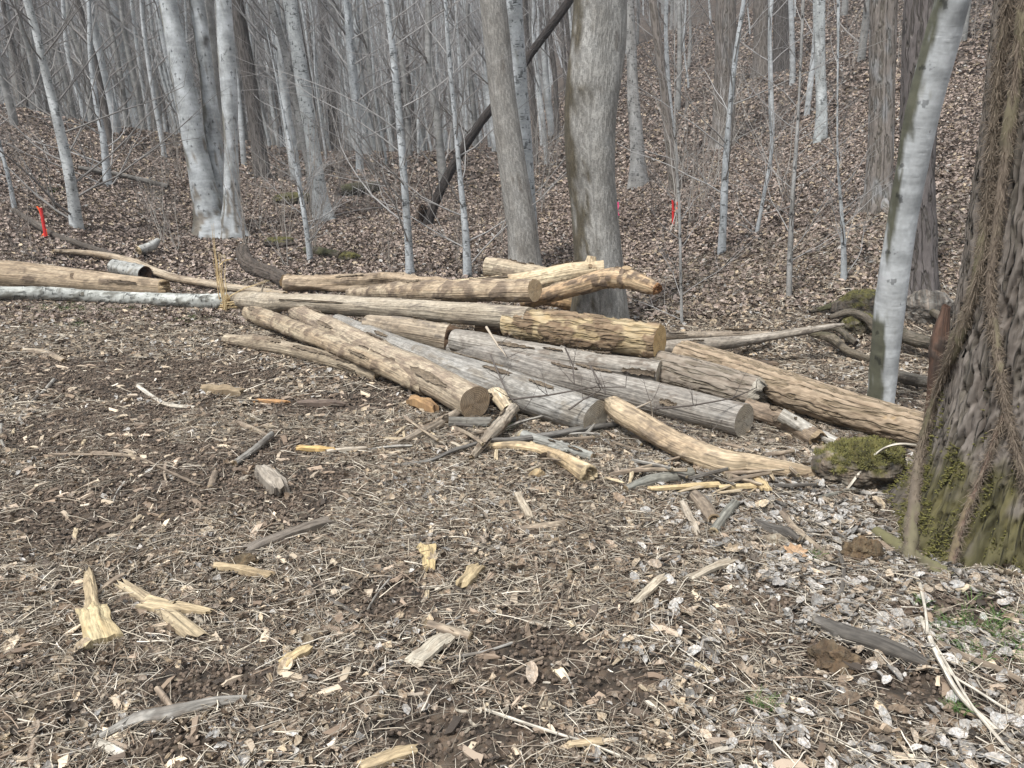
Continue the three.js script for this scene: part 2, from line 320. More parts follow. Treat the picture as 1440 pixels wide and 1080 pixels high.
function rootsOf(g, ends, o, rise, r, skin, m) {   // roots running from the foot into the ground
  for (const e of ends) {
    const a = o.clone().lerp(e, .18), mid = a.clone().lerp(e, .5), q = e.clone().sub(o).multiplyScalar(.25).add(e);
    a.y = o.y + rise; mid.y = H(mid.x, mid.z) + rise * .3; const f = onG(e.x, e.z, .02); q.y = H(q.x, q.z) - .1;
    mesh('root', sweep([a, mid, f, q], [r, r * .85, r * .5, r * .25], { seg: 16, sides: 10, origin: o, skin }).geo, mat[m], g);
  }
}
function scarredFoot(seed, more) {         // torn brown bark patches with ragged outlines on the lower stem, as on the clump
  const k = beech(seed, more);
  return (s, th, r) => { const [d, c] = k(s, th, r), f = sstep(.12, .2, fbm(Math.cos(th) * 2.2 + seed, Math.sin(th) * 2.2, s * 2.6, 4) + .12 - .22 * s), g = .5 + .5 * fbm(Math.cos(th) * 9, Math.sin(th) * 9 + seed, s * 14, 2); return [d - .012 * f, mix(c, mix([.14, .115, .09], [.30, .26, .21], clamp(g)), f * .9)]; };
}
// the pale clump: one tree of three stems
{
  const o = hit(312, 331), g = base('beech_clump', o); tag(g, 'clump of three stout pale smooth stems sharing one rooty foot', 'tree');
  const d0 = -o.z;
  const stems = [
    [[303, 346, 70], [299, 324, 46], [294, 300, 38], [273, 200, 31], [255, 100, 29], [236, 0, 24], [214, -130, 22]],
    [[316, 346, 66], [312, 318, 36], [308, 270, 25], [299, 180, 22], [288, 80, 20], [276, 0, 19], [264, -130, 18]],
    [[332, 346, 54], [328, 322, 32], [326, 280, 22], [325, 190, 19], [319, 80, 22], [314, 0, 22], [309, -130, 20]],
    [[318, 338, 40], [314, 310, 22], [311, 250, 12], [305, 150, 11], [299, 60, 11], [295, 0, 11], [291, -130, 10]],
  ];
  const mb = new MB(), rng = rngOf(61);
  stems.forEach((px, i) => {
    const dd = d0 + [0, .35, -.12, .8][i], pts = px.map(([x, y]) => atDepth(x, y, dd)), rad = px.map((p, k) => p[2] / 2 * mpp(pts[k]));
    pts[0].y -= .1; const e = pts[6].clone().sub(pts[5]).normalize();
    for (let k = 1; k <= 3; k++) { pts.push(pts[6].clone().addScaledVector(e, k * 2.4).add(V(.1 * k * (i - 1), 0, .1))); rad.push(rad[6] * (1 - .28 * k)); }
    const S = sweep(pts, rad, { seg: 90, sides: 26, ref: AWAY, origin: o, shape: (t, th, r, s) => r * (1 + Math.exp(-s / .45) * (.25 + .28 * Math.cos(th * 6 + i) + .12 * Math.cos(th * 11 + 2 * i)) + .06 * Math.exp(-s / 1.6) * Math.cos(th * 5 + i)), skin: i === 3 ? greyT(77) : scarredFoot(20 + i, { spot: C(.15, .14, .125), scar: i === 1 ? .9 : .55, moss: C(.15, .135, .10), mossAmt: i === 1 ? .5 : .3, mossTh: 1.9 }) });
    tag(mesh('trunk', S.geo, mat.pale, g), ['thick pale stem leaning away from the others', 'scarred pale stem between two smooth ones', 'straight smooth pale stem', 'dull grey stem behind the pale ones'][i]);
    for (let k = 0; k < 9; k++) { const t = lerp(.55, .97, (k + rng()) / 9), p = S.curve.getPoint(t).sub(o), an = rng() * 6.28; branch(mb, rng, p, V(Math.cos(an), .6, Math.sin(an)).normalize(), 2.6 * (1.3 - t), .035, 2, C(.32, .31, .30)); }
  });
  mesh('crown', mb.geo(), mat.plain, g);
}
const TREES = [
  ['slender_tree', 'thin pale speckled tree leaning over the bank beside the red flagged stake', [[108, 320, 17], [100, 260, 14], [86, 190, 13], [66, 110, 12], [52, 50, 11], [38, 0, 11]], { skin: smoothSkin(3, { a: C(.56, .57, .57), b: C(.38, .38, .37), spot: C(.14, .13, .12), scar: .4 }), limbs: 22, start: .12, top: 8, lcol: C(.17, .16, .15) }],
  ['slender_tree', 'crooked grey sapling with many fine twigs on the bank above the pale clump', [[152, 262, 11], [146, 200, 9], [135, 140, 8], [128, 80, 7], [125, 0, 6]], { skin: beech(5), limbs: 26, start: .08, top: 7 }],
  ['beech_tree', 'stout pale smooth trunk with flared foot, paired with a thinner grey trunk', [[458, 308, 28], [450, 270, 21], [438, 190, 19], [425, 110, 20], [408, 0, 20]], { skin: beech(6, { a: C(.50, .51, .51) }), flare: 1.5, limbs: 10 }],
  ['beech_tree', 'thin grey trunk crossing behind the flared pale trunk', [[447, 303, 13], [436, 240, 11], [418, 150, 10], [400, 70, 10], [380, 0, 10]], { skin: greyT(7), limbs: 8 }],
  ['dark_tree', 'dark furrowed trunk standing behind the pale three-stemmed clump', [[370, 251, 22], [363, 200, 18], [352, 120, 18], [340, 50, 18], [332, 0, 18]], { kind: 'furrow', skin: darkT(8) }],
  ['dark_tree', 'narrow dark trunk far up the hollow beyond the flared pale tree', [[472, 212, 15], [467, 150, 12], [460, 70, 12], [453, 0, 12]], { kind: 'furrow', skin: darkT(9) }],
  ['slender_tree', 'forked pale stem standing beyond a mossy fallen log', [[506, 240, 11], [504, 190, 10], [498, 120, 9], [492, 60, 9], [487, 0, 8]], { skin: beech(10), limbs: 14, start: .2 }],
  ['slender_tree', 'straight pale pole-like stem rising behind the gnarled log', [[577, 388, 12], [574, 330, 11], [568, 250, 10], [560, 150, 9], [552, 70, 8], [543, 0, 7]], { skin: beech(11), limbs: 20, start: .22, top: 8 }],
  ['slender_tree', 'thin pale stem beside the mottled trunk, foot among grey brush', [[658, 390, 12], [655, 330, 9], [646, 240, 7], [638, 150, 6], [630, 60, 6], [626, 0, 5]], { skin: beech(12), limbs: 22, start: .15, top: 7 }],
  ['sapling', 'whippy pale sapling branching wide behind the dark bark log', [[437, 368, 9], [432, 330, 8], [424, 280, 6], [417, 240, 5], [408, 205, 4]], { skin: beech(13), limbs: 22, start: .25, top: 3.4, sides: 8 }],
  ['mottled_tree', 'big mottled grey trunk leaning beside the pale smooth trunk', [[742, 388, 50], [735, 330, 44], [722, 240, 39], [708, 140, 38], [699, 60, 37], [692, 0, 37]], { kind: 'plate', skin: greyT(14, { a: C(.58, .575, .56), b: C(.36, .34, .315), spot: C(.23, .205, .18) }), sides: 32, seg: 80, flare: 1.15 }],
  ['beech_tree', 'pale smooth trunk tucked behind the big mottled trunk', [[748, 380, 22], [744, 310, 22], [737, 220, 23], [731, 120, 23], [722, 0, 24]], { skin: beech(15, { spot: C(.27, .27, .25) }), foot: [750, 372], sides: 24, seg: 60, flare: 1.2 }],
  ['knotty_tree', 'largest knotty trunk with brown mossy bark down one side, behind the pile', [[846, 462, 78], [844, 400, 66], [838, 300, 68], [832, 220, 71], [834, 120, 76], [840, 50, 74], [844, 0, 73]], { kind: 'plate', skin: smoothSkin(16, { a: C(.60, .60, .59), b: C(.37, .36, .34), spot: C(.23, .21, .19), moss: C(.115, .092, .05), mossAmt: .5, mossTh: 1.9, lump: .035 }), sides: 44, seg: 110, flare: 1.12 }],
  ['grey_tree', 'grey trunk on the slope just behind the knotty trunk', [[897, 262, 27], [896, 220, 20], [890, 130, 16], [887, 50, 15], [884, 0, 14]], { skin: greyT(17), flare: 1.5 }],
  ['grey_tree', 'slim brownish trunk leaning over the thin red stake', [[950, 268, 14], [943, 210, 12], [934, 130, 10], [924, 50, 10], [918, 0, 9]], { kind: 'furrow', skin: midT(18) }],
  ['oak_tree', 'straight grey trunk with a mossy foot on the hillside', [[1017, 205, 36], [1018, 160, 29], [1020, 90, 28], [1021, 0, 27]], { kind: 'furrow', skin: midT(19, { lich: C(.40, .40, .40) }), flare: 1.4 }],
  ['oak_tree', 'grey trunk high on the hillside beside a darker twin', [[1072, 108, 25], [1071, 60, 21], [1070, 0, 20]], { kind: 'furrow', skin: midT(20), flare: 1.4 }],
  ['dark_tree', 'dark twin trunk high on the hillside', [[1097, 103, 25], [1098, 60, 20], [1099, 0, 20]], { kind: 'furrow', skin: darkT(21) }],
  ['birch_tree', 'white trunk with black bands and patches on the hillside', [[1155, 198, 18], [1155, 150, 15], [1153, 80, 15], [1152, 0, 15]], { skin: smoothSkin(22, { a: C(.60, .62, .62), b: C(.44, .45, .44), spot: C(.08, .075, .07), scar: .95 }) }],
  ['sapling', 'pale sapling with a broken collar at its foot on the leafy slope', [[1016, 358, 13], [1017, 310, 10], [1020, 240, 9], [1026, 160, 8], [1034, 80, 8], [1046, 0, 7]], { skin: beech(23), limbs: 16, start: .3, top: 6.5, sides: 10 }],
  ['sapling', 'thin grey sapling with a dark knot among the leaves', [[1110, 420, 8], [1111, 360, 7], [1114, 290, 6], [1120, 200, 5], [1124, 130, 3]], { skin: greyT(24), limbs: 18, start: .3, top: 4, sides: 8 }],
  ['sapling', 'thin pale sapling with a mossy foot beside the grey furrowed trunk', [[1189, 395, 9], [1186, 340, 7], [1182, 280, 5], [1178, 220, 3]], { skin: beech(25), limbs: 18, start: .25, top: 3, sides: 8 }],
  ['sapling', 'bare dark whip of a sapling rising behind the twisted slab', [[960, 455, 6], [957, 380, 5], [955, 290, 4], [950, 200, 3]], { skin: greyT(26), limbs: 14, start: .2, top: 3.4, sides: 6 }],
  ['sapling', 'spindly sapling of pale arching shoots below the birch on the hillside', [[1062, 330, 6], [1075, 270, 5], [1085, 210, 4], [1082, 150, 3]], { skin: beech(27), limbs: 18, start: .15, top: 3.6, sides: 6 }],
  ['oak_tree', 'grey furrowed trunk with spreading root between the birch and the leaning white trunk', [[1236, 298, 40], [1237, 250, 32], [1240, 160, 31], [1241, 80, 32], [1243, 0, 34]], { kind: 'furrow', skin: midT(28, { lich: C(.36, .37, .38) }), sides: 28, seg: 70, flare: 1.4, roots: [[1206, 302], [1222, 303], [1250, 303]] }],
  ['dark_tree', 'dark furrowed trunk close behind the leaning white trunk', [[1290, 425, 54], [1291, 360, 44], [1289, 240, 42], [1294, 120, 44], [1300, 0, 48]], { kind: 'furrow', skin: barkSkin(29, { ridge: C(.21, .19, .185), groove: C(.11, .095, .09), k: 20, depth: .02 }), sides: 36, seg: 90, flare: 1.35 }],
  ['sapling', 'pale whip standing on the bank above the long pale log', [[22, 296, 7], [12, 250, 6], [0, 205, 5], [-12, 150, 4]], { skin: beech(30), limbs: 10, start: .3, top: 3.5, sides: 6 }],
];
TREES.forEach(([n, l, px, o], i) => trunkThing(n, l, px, { seed: i + 1, ...o }));
// the leaning white trunk
trunkThing('white_tree', 'white smooth trunk leaning over the hillside with moss along one edge', [[1240, 572, 34], [1246, 500, 37], [1256, 400, 41], [1270, 310, 39], [1284, 230, 41], [1300, 150, 44], [1324, 60, 46], [1341, 0, 46], [1370, -120, 46]],
  { skin: smoothSkin(40, { a: C(.62, .64, .66), b: C(.50, .51, .52), spot: C(.36, .36, .34), scar: .3, moss: C(.075, .072, .03), mossAmt: .34, mossTh: 1.9, lump: .008 }), kind: 'pale', toCam: .55, sides: 40, seg: 120, flare: 1.05, limbs: 9, seed: 51, top: 9, lcol: C(.42, .41, .40) });

// ------------------------------------------------------------------ the great vine-hung tree beside the landing
const BT = { x: 2.43, z: -3.28 };
function bigR(th, y) {                     // th: 0 = +x, PI/2 = towards the camera (+z), PI = -x
  const fl = Math.exp(-Math.max(0, y) / .42);
  let r = .36 + .13 * fl + .03 * Math.exp(-Math.max(0, y) / 1.2);
  const but = (c, w, a) => { let q = Math.abs(th - c); q = Math.min(q, 6.2832 - q); return a * Math.exp(-((q / w) ** 2)); };
  r += Math.exp(-Math.max(0, y) / .36) * (but(2.75, .42, .2) + but(1.35, .5, .07) + but(5.0, .4, .12) + but(.2, .4, .12) + but(4, .4, .15)) + but(2.8, .5, .03);
  return r;
}
const bigLean = y => -.05 * y;
{
  const g = base('great_tree', V(BT.x, H(BT.x, BT.z), BT.z)); tag(g, 'massive furrowed dark trunk with mossy flaring foot, hung with hairy vines', 'tree');
  const nA = 420, nY = 460, top = 8, pos = [], uv = [], col = [], idx = [];
  for (let j = 0; j <= nY; j++) {
    const f = j / nY, y = -.25 + (top + .25) * (f < .8 ? f / .8 * .45 : .45 + (f - .8) / .2 * .55);
    for (let i = 0; i <= nA; i++) {
      const th = (i % nA) / nA * 6.2832 , c = Math.cos(th), s = Math.sin(th);
      let r = bigR(th, y) * (1 - .05 * Math.max(0, y - 2));
      const w = N3(c * 5, s * 5, y * 4), k = 21;
      const e = Math.abs(N3(c * k + w * 1.1, s * k + w * 1.1, y * 4.2)) + .55 * Math.abs(N3(c * k * 2.1, s * k * 2.1 + 5, y * 10));
      const pl = sstep(.02, .36, e); r += .032 * pl - .014 + .02 * N3(c * 2.5, s * 2.5, y * 1.4) + .007 * N3(c * 36, s * 36, y * 22);
      pos.push(c * r + bigLean(y), y, s * r); uv.push(i / nA * 2.6, y);
      const gg = fbm(c * 8, s * 8, y * 5, 3);
      let cc = mix([.085, .066, .052], [.25, .222, .195], clamp(.15 + .6 * pl + .5 * gg));
      const left = clamp(-c * .9 + .15 + .35 * s * (y < .8));
      const mo = sstep(.2, .5, left * Math.exp(-Math.max(0, y - .25) / .5) * 1.05 + .5 * fbm(c * 6, s * 6, y * 5 + 9, 4) - .42);
      cc = mix(cc, mix([.08, .075, .022], [.14, .125, .038], clamp(.5 + gg)), mo * .85);
      col.push(...cc);
    }
  }
  for (let j = 0; j < nY; j++) for (let i = 0; i < nA; i++) { const a = j * (nA + 1) + i, b = a + 1, c = a + nA + 1, e = c + 1; idx.push(a, c, b, b, c, e); }
  const ge = new THREE.BufferGeometry();
  ge.setAttribute('position', new THREE.Float32BufferAttribute(pos, 3)); ge.setAttribute('uv', new THREE.Float32BufferAttribute(uv, 2)); ge.setAttribute('color', new THREE.Float32BufferAttribute(col, 3)); ge.setIndex(idx); ge.computeVertexNormals();
  mesh('trunk', ge, M(furrowMap, furrowBump, .014), g);
  const mb = new MB(), rng = rngOf(303);
  for (let k = 0; k < 9; k++) { const an = rng() * 6.28; branch(mb, rng, V(0, 4.5 + k * .38, 0), V(Math.cos(an), .7, Math.sin(an)).normalize(), 2.6, .06, 2, C(.18, .16, .145)); }
  mesh('crown', mb.geo(), mat.plain, g);
  // mossy root running over the ground
  const rp = [[1232, 748, .02], [1262, 768, .02], [1292, 786, .02], [1318, 802, .02], [1345, 815, .0]].map(a => hit(...a).sub(g.position));
  const S = sweep(rp, [.022, .026, .026, .028, .02], { seg: 40, sides: 12, skin: woodSkin(88, { wood: C(.12, .1, .055), stain: C(.1, .09, .035), bark: C(.12, .11, .04), barkAmt: .6 }) });
  tag(mesh('root', S.geo, mat.plain, g), 'moss covered root lying over the soil');
  // moss tufts on the foot: short blades standing off the bark
  const mm = new MB(), r2 = rngOf(717);
  for (let k = 0; k < 16000; k++) {
    const th = 2.75 + (r2() + r2() - 1) * 1.3, y = Math.pow(r2(), 1.6) * 1.1, c = Math.cos(th), s = Math.sin(th);
    if (fbm(c * 6, s * 6, y * 5 + 9, 4) * .5 + .5 - y * .35 < .38 + .25 * r2()) continue;
    const r = bigR(th, y) + .006 + .012 * r2(), p = V(c * r + bigLean(y), y, s * r), q = p.clone().add(V(c * .012 + (r2() - .5) * .018, (r2() - .2) * .014, s * .012 + (r2() - .5) * .018));
    const t = r2(); mm.tube([p, q], .004, .001, 3, [lerp(.07, .18, t), lerp(.068, .165, t), lerp(.018, .045, t)]);
  }
  tag(mesh('moss', mm.geo(), mat.plain, g), 'yellow green moss tufts', null, null, 'stuff');
}
function onBig(px, py, off = 0) {          // where the pixel's ray meets the great trunk
  const r = ray(px, py); for (let t = 1.5; t < 6; t += .006) {
    const x = r.x * t - BT.x, y = CAM_Y + r.y * t - H(BT.x, BT.z), z = r.z * t - BT.z, th = (Math.atan2(z, x - bigLean(y)) + 6.2832) % 6.2832;
    if (Math.hypot(x - bigLean(y), z) < bigR(th, y) + .024 + off) return V(r.x * t, CAM_Y + r.y * t, r.z * t);
  } return atDepth(px, py, -BT.z);
}
function vine(label, px, r, hair, colr, seed) {
  const rng = rngOf(seed), pts = px.map(([x, y]) => onBig(x, y, r * .7)), o = pts[0].clone(), g = base('hairy_vine', o); tag(g, label, 'vine');
  const S = sweep(pts, pts.map((_, i) => r * (1 - .25 * i / pts.length)), { seg: 120, sides: 10, ref: AWAY, origin: o, skin: woodSkin(seed, { wood: colr, stain: mix(colr, [.07, .05, .035], .6), bark: mix(colr, [.1, .1, .03], .5), barkAmt: .35, bump: .008 }) });
  mesh('stem', S.geo, mat.plain, g);
  const mb = new MB();
  for (let k = 0; k < hair; k++) {
    const t = rng(), p = S.curve.getPoint(t).sub(o), T = S.curve.getTangent(t), sd = V(rng() - .5, (rng() - .5) * .6, rng() - .35).normalize();
    p.addScaledVector(sd, r * .8); const e = sd.multiplyScalar(.6).addScaledVector(T, (rng() - .5) * 2.4).normalize(), l = .014 + .03 * rng();
    const q = p.clone().addScaledVector(e, l * .5), q2 = q.clone().addScaledVector(e, l * .5).add(V(0, -.012 * rng(), 0));
    const u = rng(); mb.tube([p, q, q2], .0013, .0004, 3, mix([.27, .215, .16], [.10, .078, .058], u));
  }
  tag(mesh('rootlets', mb.geo(), mat.plain, g), 'bristling brown aerial rootlets', null, null, 'stuff');
}
vine('thick hairy vine climbing the outer edge of the great trunk from its mossy foot', [[1278, 792], [1284, 720], [1292, 650], [1312, 570], [1345, 480], [1374, 400], [1386, 320], [1394, 220], [1404, 110], [1418, 0], [1430, -110]], .022, 5600, C(.145, .112, .075), 5);
vine('hairy vine slanting down across the furrowed face of the great trunk', [[1470, 760], [1446, 690], [1428, 630], [1412, 560], [1400, 480], [1392, 410], [1402, 320], [1414, 220], [1428, 110], [1440, 0], [1448, -90]], .017, 3800, C(.17, .128, .09), 6);
vine('thin reddish vine low on the face of the great trunk', [[1338, 800], [1350, 750], [1366, 705], [1384, 660], [1398, 620], [1412, 585]], .009, 900, C(.16, .095, .065), 7);

// ------------------------------------------------------------------ the log pile: one thing per log
function logThing(name, label, ctrl, skin, o = {}) {
  // ctrl: [x, y, height of the axis above the ground, half width in photo pixels]
  const { m = 'wood', seg = 110, sides = 28, a = 'cut', b = 'cut', ca = PAL.tan, cb = PAL.tan, category = 'log', group, stubs = [], plank = 1 } = o;
  const pts = ctrl.map(c => hit(c[0], c[1], c[2])), rad = ctrl.map((c, i) => c[3] * 1.01 * mpp(pts[i]));
  const mid = pts.reduce((s, p) => s.add(p), V(0, 0, 0)).multiplyScalar(1 / pts.length), or = onG(mid.x, mid.z);
  const g = base(name, or); tag(g, label, category, group, 'thing');
  const S = sweep(pts, rad, { seg, sides, skin, origin: or, shape: plank === 1 ? null : (t, th, r) => r * Math.hypot(Math.cos(th) * plank, Math.sin(th)) });
  mesh('stem', S.geo, mat[m], g);
  if (a) mesh(a === 'cut' ? 'cut_end' : 'broken_end', capOf(S.rings[0], -1, a, ca, 3), a === 'cut' ? mat.ring : mat.wood, g);
  if (b) mesh(b === 'cut' ? 'cut_end' : 'broken_end', capOf(S.rings[S.rings.length - 1], 1, b, cb, 8), b === 'cut' ? mat.ring : mat.wood, g);
  const kr = rngOf(Math.round(ctrl[0][0] * 7 + ctrl[0][1])), auto = sides >= 28 ? [0, 1].map(i => [.15 + .7 * (i + kr()) / 2, 1.7 + 2.6 * kr(), .001 + .01 * kr(), Math.max(...rad) * (.16 + .14 * kr()), 'knot']) : [];
  if (m === 'wood' && sides >= 28 && o.strips !== 0) for (let q = 0; q < 4; q++) {   // curled remnants of bark
    const t0 = .05 + .8 * kr(), dt = .05 + .14 * kr(), a0 = 1.3 + 3.4 * kr(), da = .16 + .4 * kr(), nu = 16, nv = 5, pos = [], col = [], uv = [], idx = [], b0 = mix([.34, .27, .195], [.19, .145, .105], kr());
    for (let f = 0; f < 2; f++) for (let i = 0; i <= nu; i++) for (let j = 0; j <= nv; j++) {
      const u = i / nu, w = j / nv - .5, t = Math.min(.995, t0 + dt * u + .012 * N3(j * .9, q, t0 * 30) * (i === 0 || i === nu)), R0 = S.rings[Math.round(t * seg)].r, P = S.curve.getPoint(t).sub(or), T = S.curve.getTangent(t), Nn = DOWN.clone().addScaledVector(T, -DOWN.dot(T)).normalize(), Bn = V().crossVectors(T, Nn);
      const wd = da * (.4 + .5 * Math.sin(u * 3.1) + .7 * N3(i * .9, q * 3, t0 * 9)), an = a0 + w * wd, lift = .007 + .016 * (2 * Math.abs(w)) ** 3 * (.4 + kr() * .3) + .004 * N3(i, j, q) - f * .004, d = skin(t * S.length, (an + 6.2832) % 6.2832, R0, t)[0];
      const v = P.addScaledVector(Nn, Math.cos(an) * (R0 + d + lift)).addScaledVector(Bn, Math.sin(an) * (R0 + d + lift)); pos.push(v.x, v.y, v.z); uv.push(an * R0, t * S.length); const g = .75 + .6 * (N3(i * .8, j * 1.7, q * 5) + .4); col.push(b0[0] * g, b0[1] * g, b0[2] * g);
    }
    const at = (f, i, j) => f * (nu + 1) * (nv + 1) + i * (nv + 1) + j;
    for (let i = 0; i < nu; i++) for (let j = 0; j < nv; j++) { const A = at(0, i, j), B = at(0, i, j + 1), D = at(0, i + 1, j), E = at(0, i + 1, j + 1), k = at(1, 0, 0); idx.push(A, B, D, B, E, D, A + k, D + k, B + k, B + k, D + k, E + k); }
    for (let i = 0; i < nu; i++) for (const j of [0, nv]) { const A = at(0, i, j), B = at(0, i + 1, j), D = at(1, i, j), E = at(1, i + 1, j); idx.push(A, B, D, B, E, D); }
    const bg = new THREE.BufferGeometry(); bg.setAttribute('position', new THREE.Float32BufferAttribute(pos, 3)); bg.setAttribute('uv', new THREE.Float32BufferAttribute(uv, 2)); bg.setAttribute('color', new THREE.Float32BufferAttribute(col, 3)); bg.setIndex(idx); bg.computeVertexNormals();
    mesh('bark_strip', bg, mat.plate, g);
  }
  for (const [t, an, len, rr, kind] of [...stubs, ...auto]) {      // branch stubs and knots
    const p = S.curve.getPoint(t), T = S.curve.getTangent(t), N = DOWN.clone().addScaledVector(T, -DOWN.dot(T)).normalize(), B = V().crossVectors(T, N), e = N.multiplyScalar(Math.cos(an)).addScaledVector(B, Math.sin(an)).addScaledVector(T, .25).normalize();
    const k = S.rings[Math.round(t * seg)].r, q0 = p.clone().addScaledVector(e, k * .6), q1 = p.clone().addScaledVector(e, k + len * .5), q2 = p.clone().addScaledVector(e, k + len);
    const st = sweep([q0, q1, q2], [rr * 1.5, rr * 1.1, rr], { seg: 8, sides: 12, ref: Math.abs(e.y) > .8 ? AWAY : DOWN, skin: (s, th, r) => { const [d, c] = skin(s, th, r); return [d * .3, c]; }, origin: or });
    const pm = mesh(kind || 'branch_stub', st.geo, mat[m], g); mesh('broken_end', capOf(st.rings[8], 1, 'cut', skin(1, 2, k)[1].map(a => a * .8), 2), mat.ring, pm);
  }
  return { g, S, or };
}
const peel = (s, o = {}) => woodSkin(s, { wood: PAL.tan, stain: C(.40, .29, .18), bark: PAL.brown, barkAmt: .3, ...o });
const weath = (s, o = {}) => woodSkin(s, { wood: C(.36, .335, .30), stain: C(.22, .20, .175), bark: C(.19, .155, .125), barkAmt: .24, barkH: .003, ...o });
const END = { grey: C(.54, .51, .45), brown: C(.38, .29, .20), tan: C(.68, .55, .38), yellow: C(.76, .58, .32), cream: C(.78, .67, .47), dark: C(.09, .06, .04) };

logThing('pale_log', 'long stout debarked pale log with a rotted torn end, above the white pole', [[-70, 383, .20, 20], [20, 389, .20, 20], [110, 397, .19, 18], [180, 402, .17, 15], [228, 405, .15, 13]], peel(1, { wood: C(.55, .43, .29), barkAmt: .14 }), { b: 'torn', cb: END.tan, sides: 36 });
logThing('split_log', 'brown split length tucked beneath the long debarked pale log', [[-70, 402, .07, 12], [40, 405, .07, 11], [150, 410, .06, 8]], peel(2, { wood: C(.36, .27, .18), stain: C(.22, .15, .1), barkAmt: .4 }), { b: 'torn' });
const pole = logThing('white_pole', 'slim white lichen-spotted pole torn into yellow fibres at its end', [[-70, 410, .10, 10], [60, 413, .10, 9], [150, 418, .10, 9], [230, 422, .10, 9], [288, 424, .10, 10], [318, 425, .10, 12]], woodSkin(3, { wood: C(.50, .50, .46), stain: C(.33, .32, .28), bark: C(.17, .16, .13), barkAmt: .36, along: 7 }), { m: 'smooth', b: 'torn', cb: END.yellow });
{ // torn strands
  const mb = new MB(), rng = rngOf(42), o = pole.or, P = (x, y, d) => atDepth(x, y, d).sub(o), e = hit(312, 425, .1), d = -e.z;
  const fib = (list, r, n, spread) => { for (let k = 0; k < n; k++) { const j = (rng() - .5) * spread, j2 = (rng() - .5) * spread; const pts = list.map(([x, y], i) => P(x + j * (1 + .4 * i) * .8 + (rng() - .5) * 2, y + j2 * .5 + (rng() - .5) * 2, d - .1 + (rng() - .5) * .12)); const t = rng(); mb.tube(pts, r * (.5 + rng()), .0015, 5, mix([.64, .51, .29], [.44, .31, .16], t * t)); } };
  fib([[316, 438], [314, 425], [312, 405], [309, 385], [308, 372], [306, 356]], .007, 8, 8);
  fib([[308, 400], [304, 370], [300, 340], [299, 314]], .006, 2, 2);
  fib([[312, 426], [325, 416], [345, 405], [360, 401], [378, 394]], .006, 3, 3);
  fib([[312, 430], [328, 428], [345, 420], [368, 412]], .006, 14, 18);
  fib([[312, 434], [330, 434], [350, 430], [362, 424]], .006, 12, 14);
  fib([[312, 428], [318, 440], [316, 452], [314, 464]], .004, 5, 8);
  fib([[310, 372], [318, 366], [328, 364]], .005, 3, 3);
  mesh('torn_fibres', mb.geo(), mat.plain, pole.g);
}
logThing('split_slab', 'long thin curved split slab lying behind the pale log', [[76, 353, .08, 3], [110, 355, .09, 5], [150, 360, .10, 6.5], [190, 370, .10, 7], [235, 388, .10, 7], [300, 400, .08, 7], [400, 414, .05, 6]], peel(4, { wood: C(.50, .42, .31), barkAmt: .25 }), { a: 'torn', b: 'torn', plank: .7, sides: 18 });
logThing('birch_chunk', 'short white hollow log chunk under the curved split slab', [[158, 375, .12, 10], [182, 380, .12, 11], [204, 384, .12, 11]], woodSkin(5, { wood: C(.42, .41, .38), stain: C(.30, .29, .26), bark: C(.22, .19, .15), barkAmt: .2 }), { m: 'smooth', b: 'hollow', cb: C(.16, .09, .05), seg: 40 });
logThing('dark_bark_log', 'dark rough-barked bent log whose end turns upwards, behind the gnarled log', [[341, 352, .2, 8], [346, 368, .12, 9], [360, 378, .10, 10], [382, 386, .10, 10], [404, 396, .11, 10]], barkSkin(6, { ridge: C(.13, .105, .085), groove: C(.065, .05, .04), k: 24, depth: .016 }), { m: 'furrow', a: 'torn', ca: END.dark });
logThing('gnarled_log', 'gnarled tan log with wavy swollen grain', [[402, 398, .14, 12], [450, 399, .14, 12], [510, 397, .15, 12], [545, 394, .17, 11], [590, 397, .2, 8], [650, 402, .22, 7]], (() => { const k = peel(7, { wood: C(.48, .37, .25), barkAmt: .28, bump: .02 }); return (s, th, r) => { const [d, c] = k(s, th, r); return [d + .03 * N3(Math.cos(th) * 1.4 + 3, Math.sin(th) * 1.4, s * 2.6) + .012 * N3(Math.cos(th) * 4, Math.sin(th) * 4, s * 9), c]; }; })(), { ca: END.tan, b: 'torn', sides: 36 });
logThing('yellow_log', 'fresh yellow sawn log almost hidden under the crossing logs', [[822, 422, .28, 16], [765, 414, .30, 15], [690, 406, .30, 14]], peel(8, { wood: PAL.yellow, stain: PAL.orange, barkAmt: .35 }), { ca: END.yellow });
logThing('short_log', 'short pale log on top of the pile showing a creamy sawn end', [[684, 376, .58, 14], [725, 382, .53, 14], [790, 393, .46, 13]], peel(9, { wood: C(.60, .51, .36), stain: C(.46, .36, .24), bark: C(.30, .23, .16), barkAmt: .3 }), { ca: END.yellow });
logThing('smooth_yellow_log', 'smooth yellow log resting high on the pile, knobbed near its end', [[636, 406, .46, 13], [740, 397, .58, 15], [800, 385, .66, 15], [850, 379, .70, 13]], peel(10, { wood: C(.68, .56, .36), stain: C(.58, .43, .25), bark: C(.36, .24, .13), barkAmt: .18 }), { stubs: [[.86, 3.0, .05, .045, 'knot']], cb: END.tan });
logThing('mottled_log', 'long mottled tan log on the pile with a round sawn end', [[492, 413, .28, 7], [560, 411, .42, 13], [650, 409, .54, 15], [752, 408, .62, 15]], peel(11, { wood: C(.52, .42, .29), bark: C(.2, .145, .10), barkAmt: .47, along: 7 }), { a: 'torn', cb: END.tan });
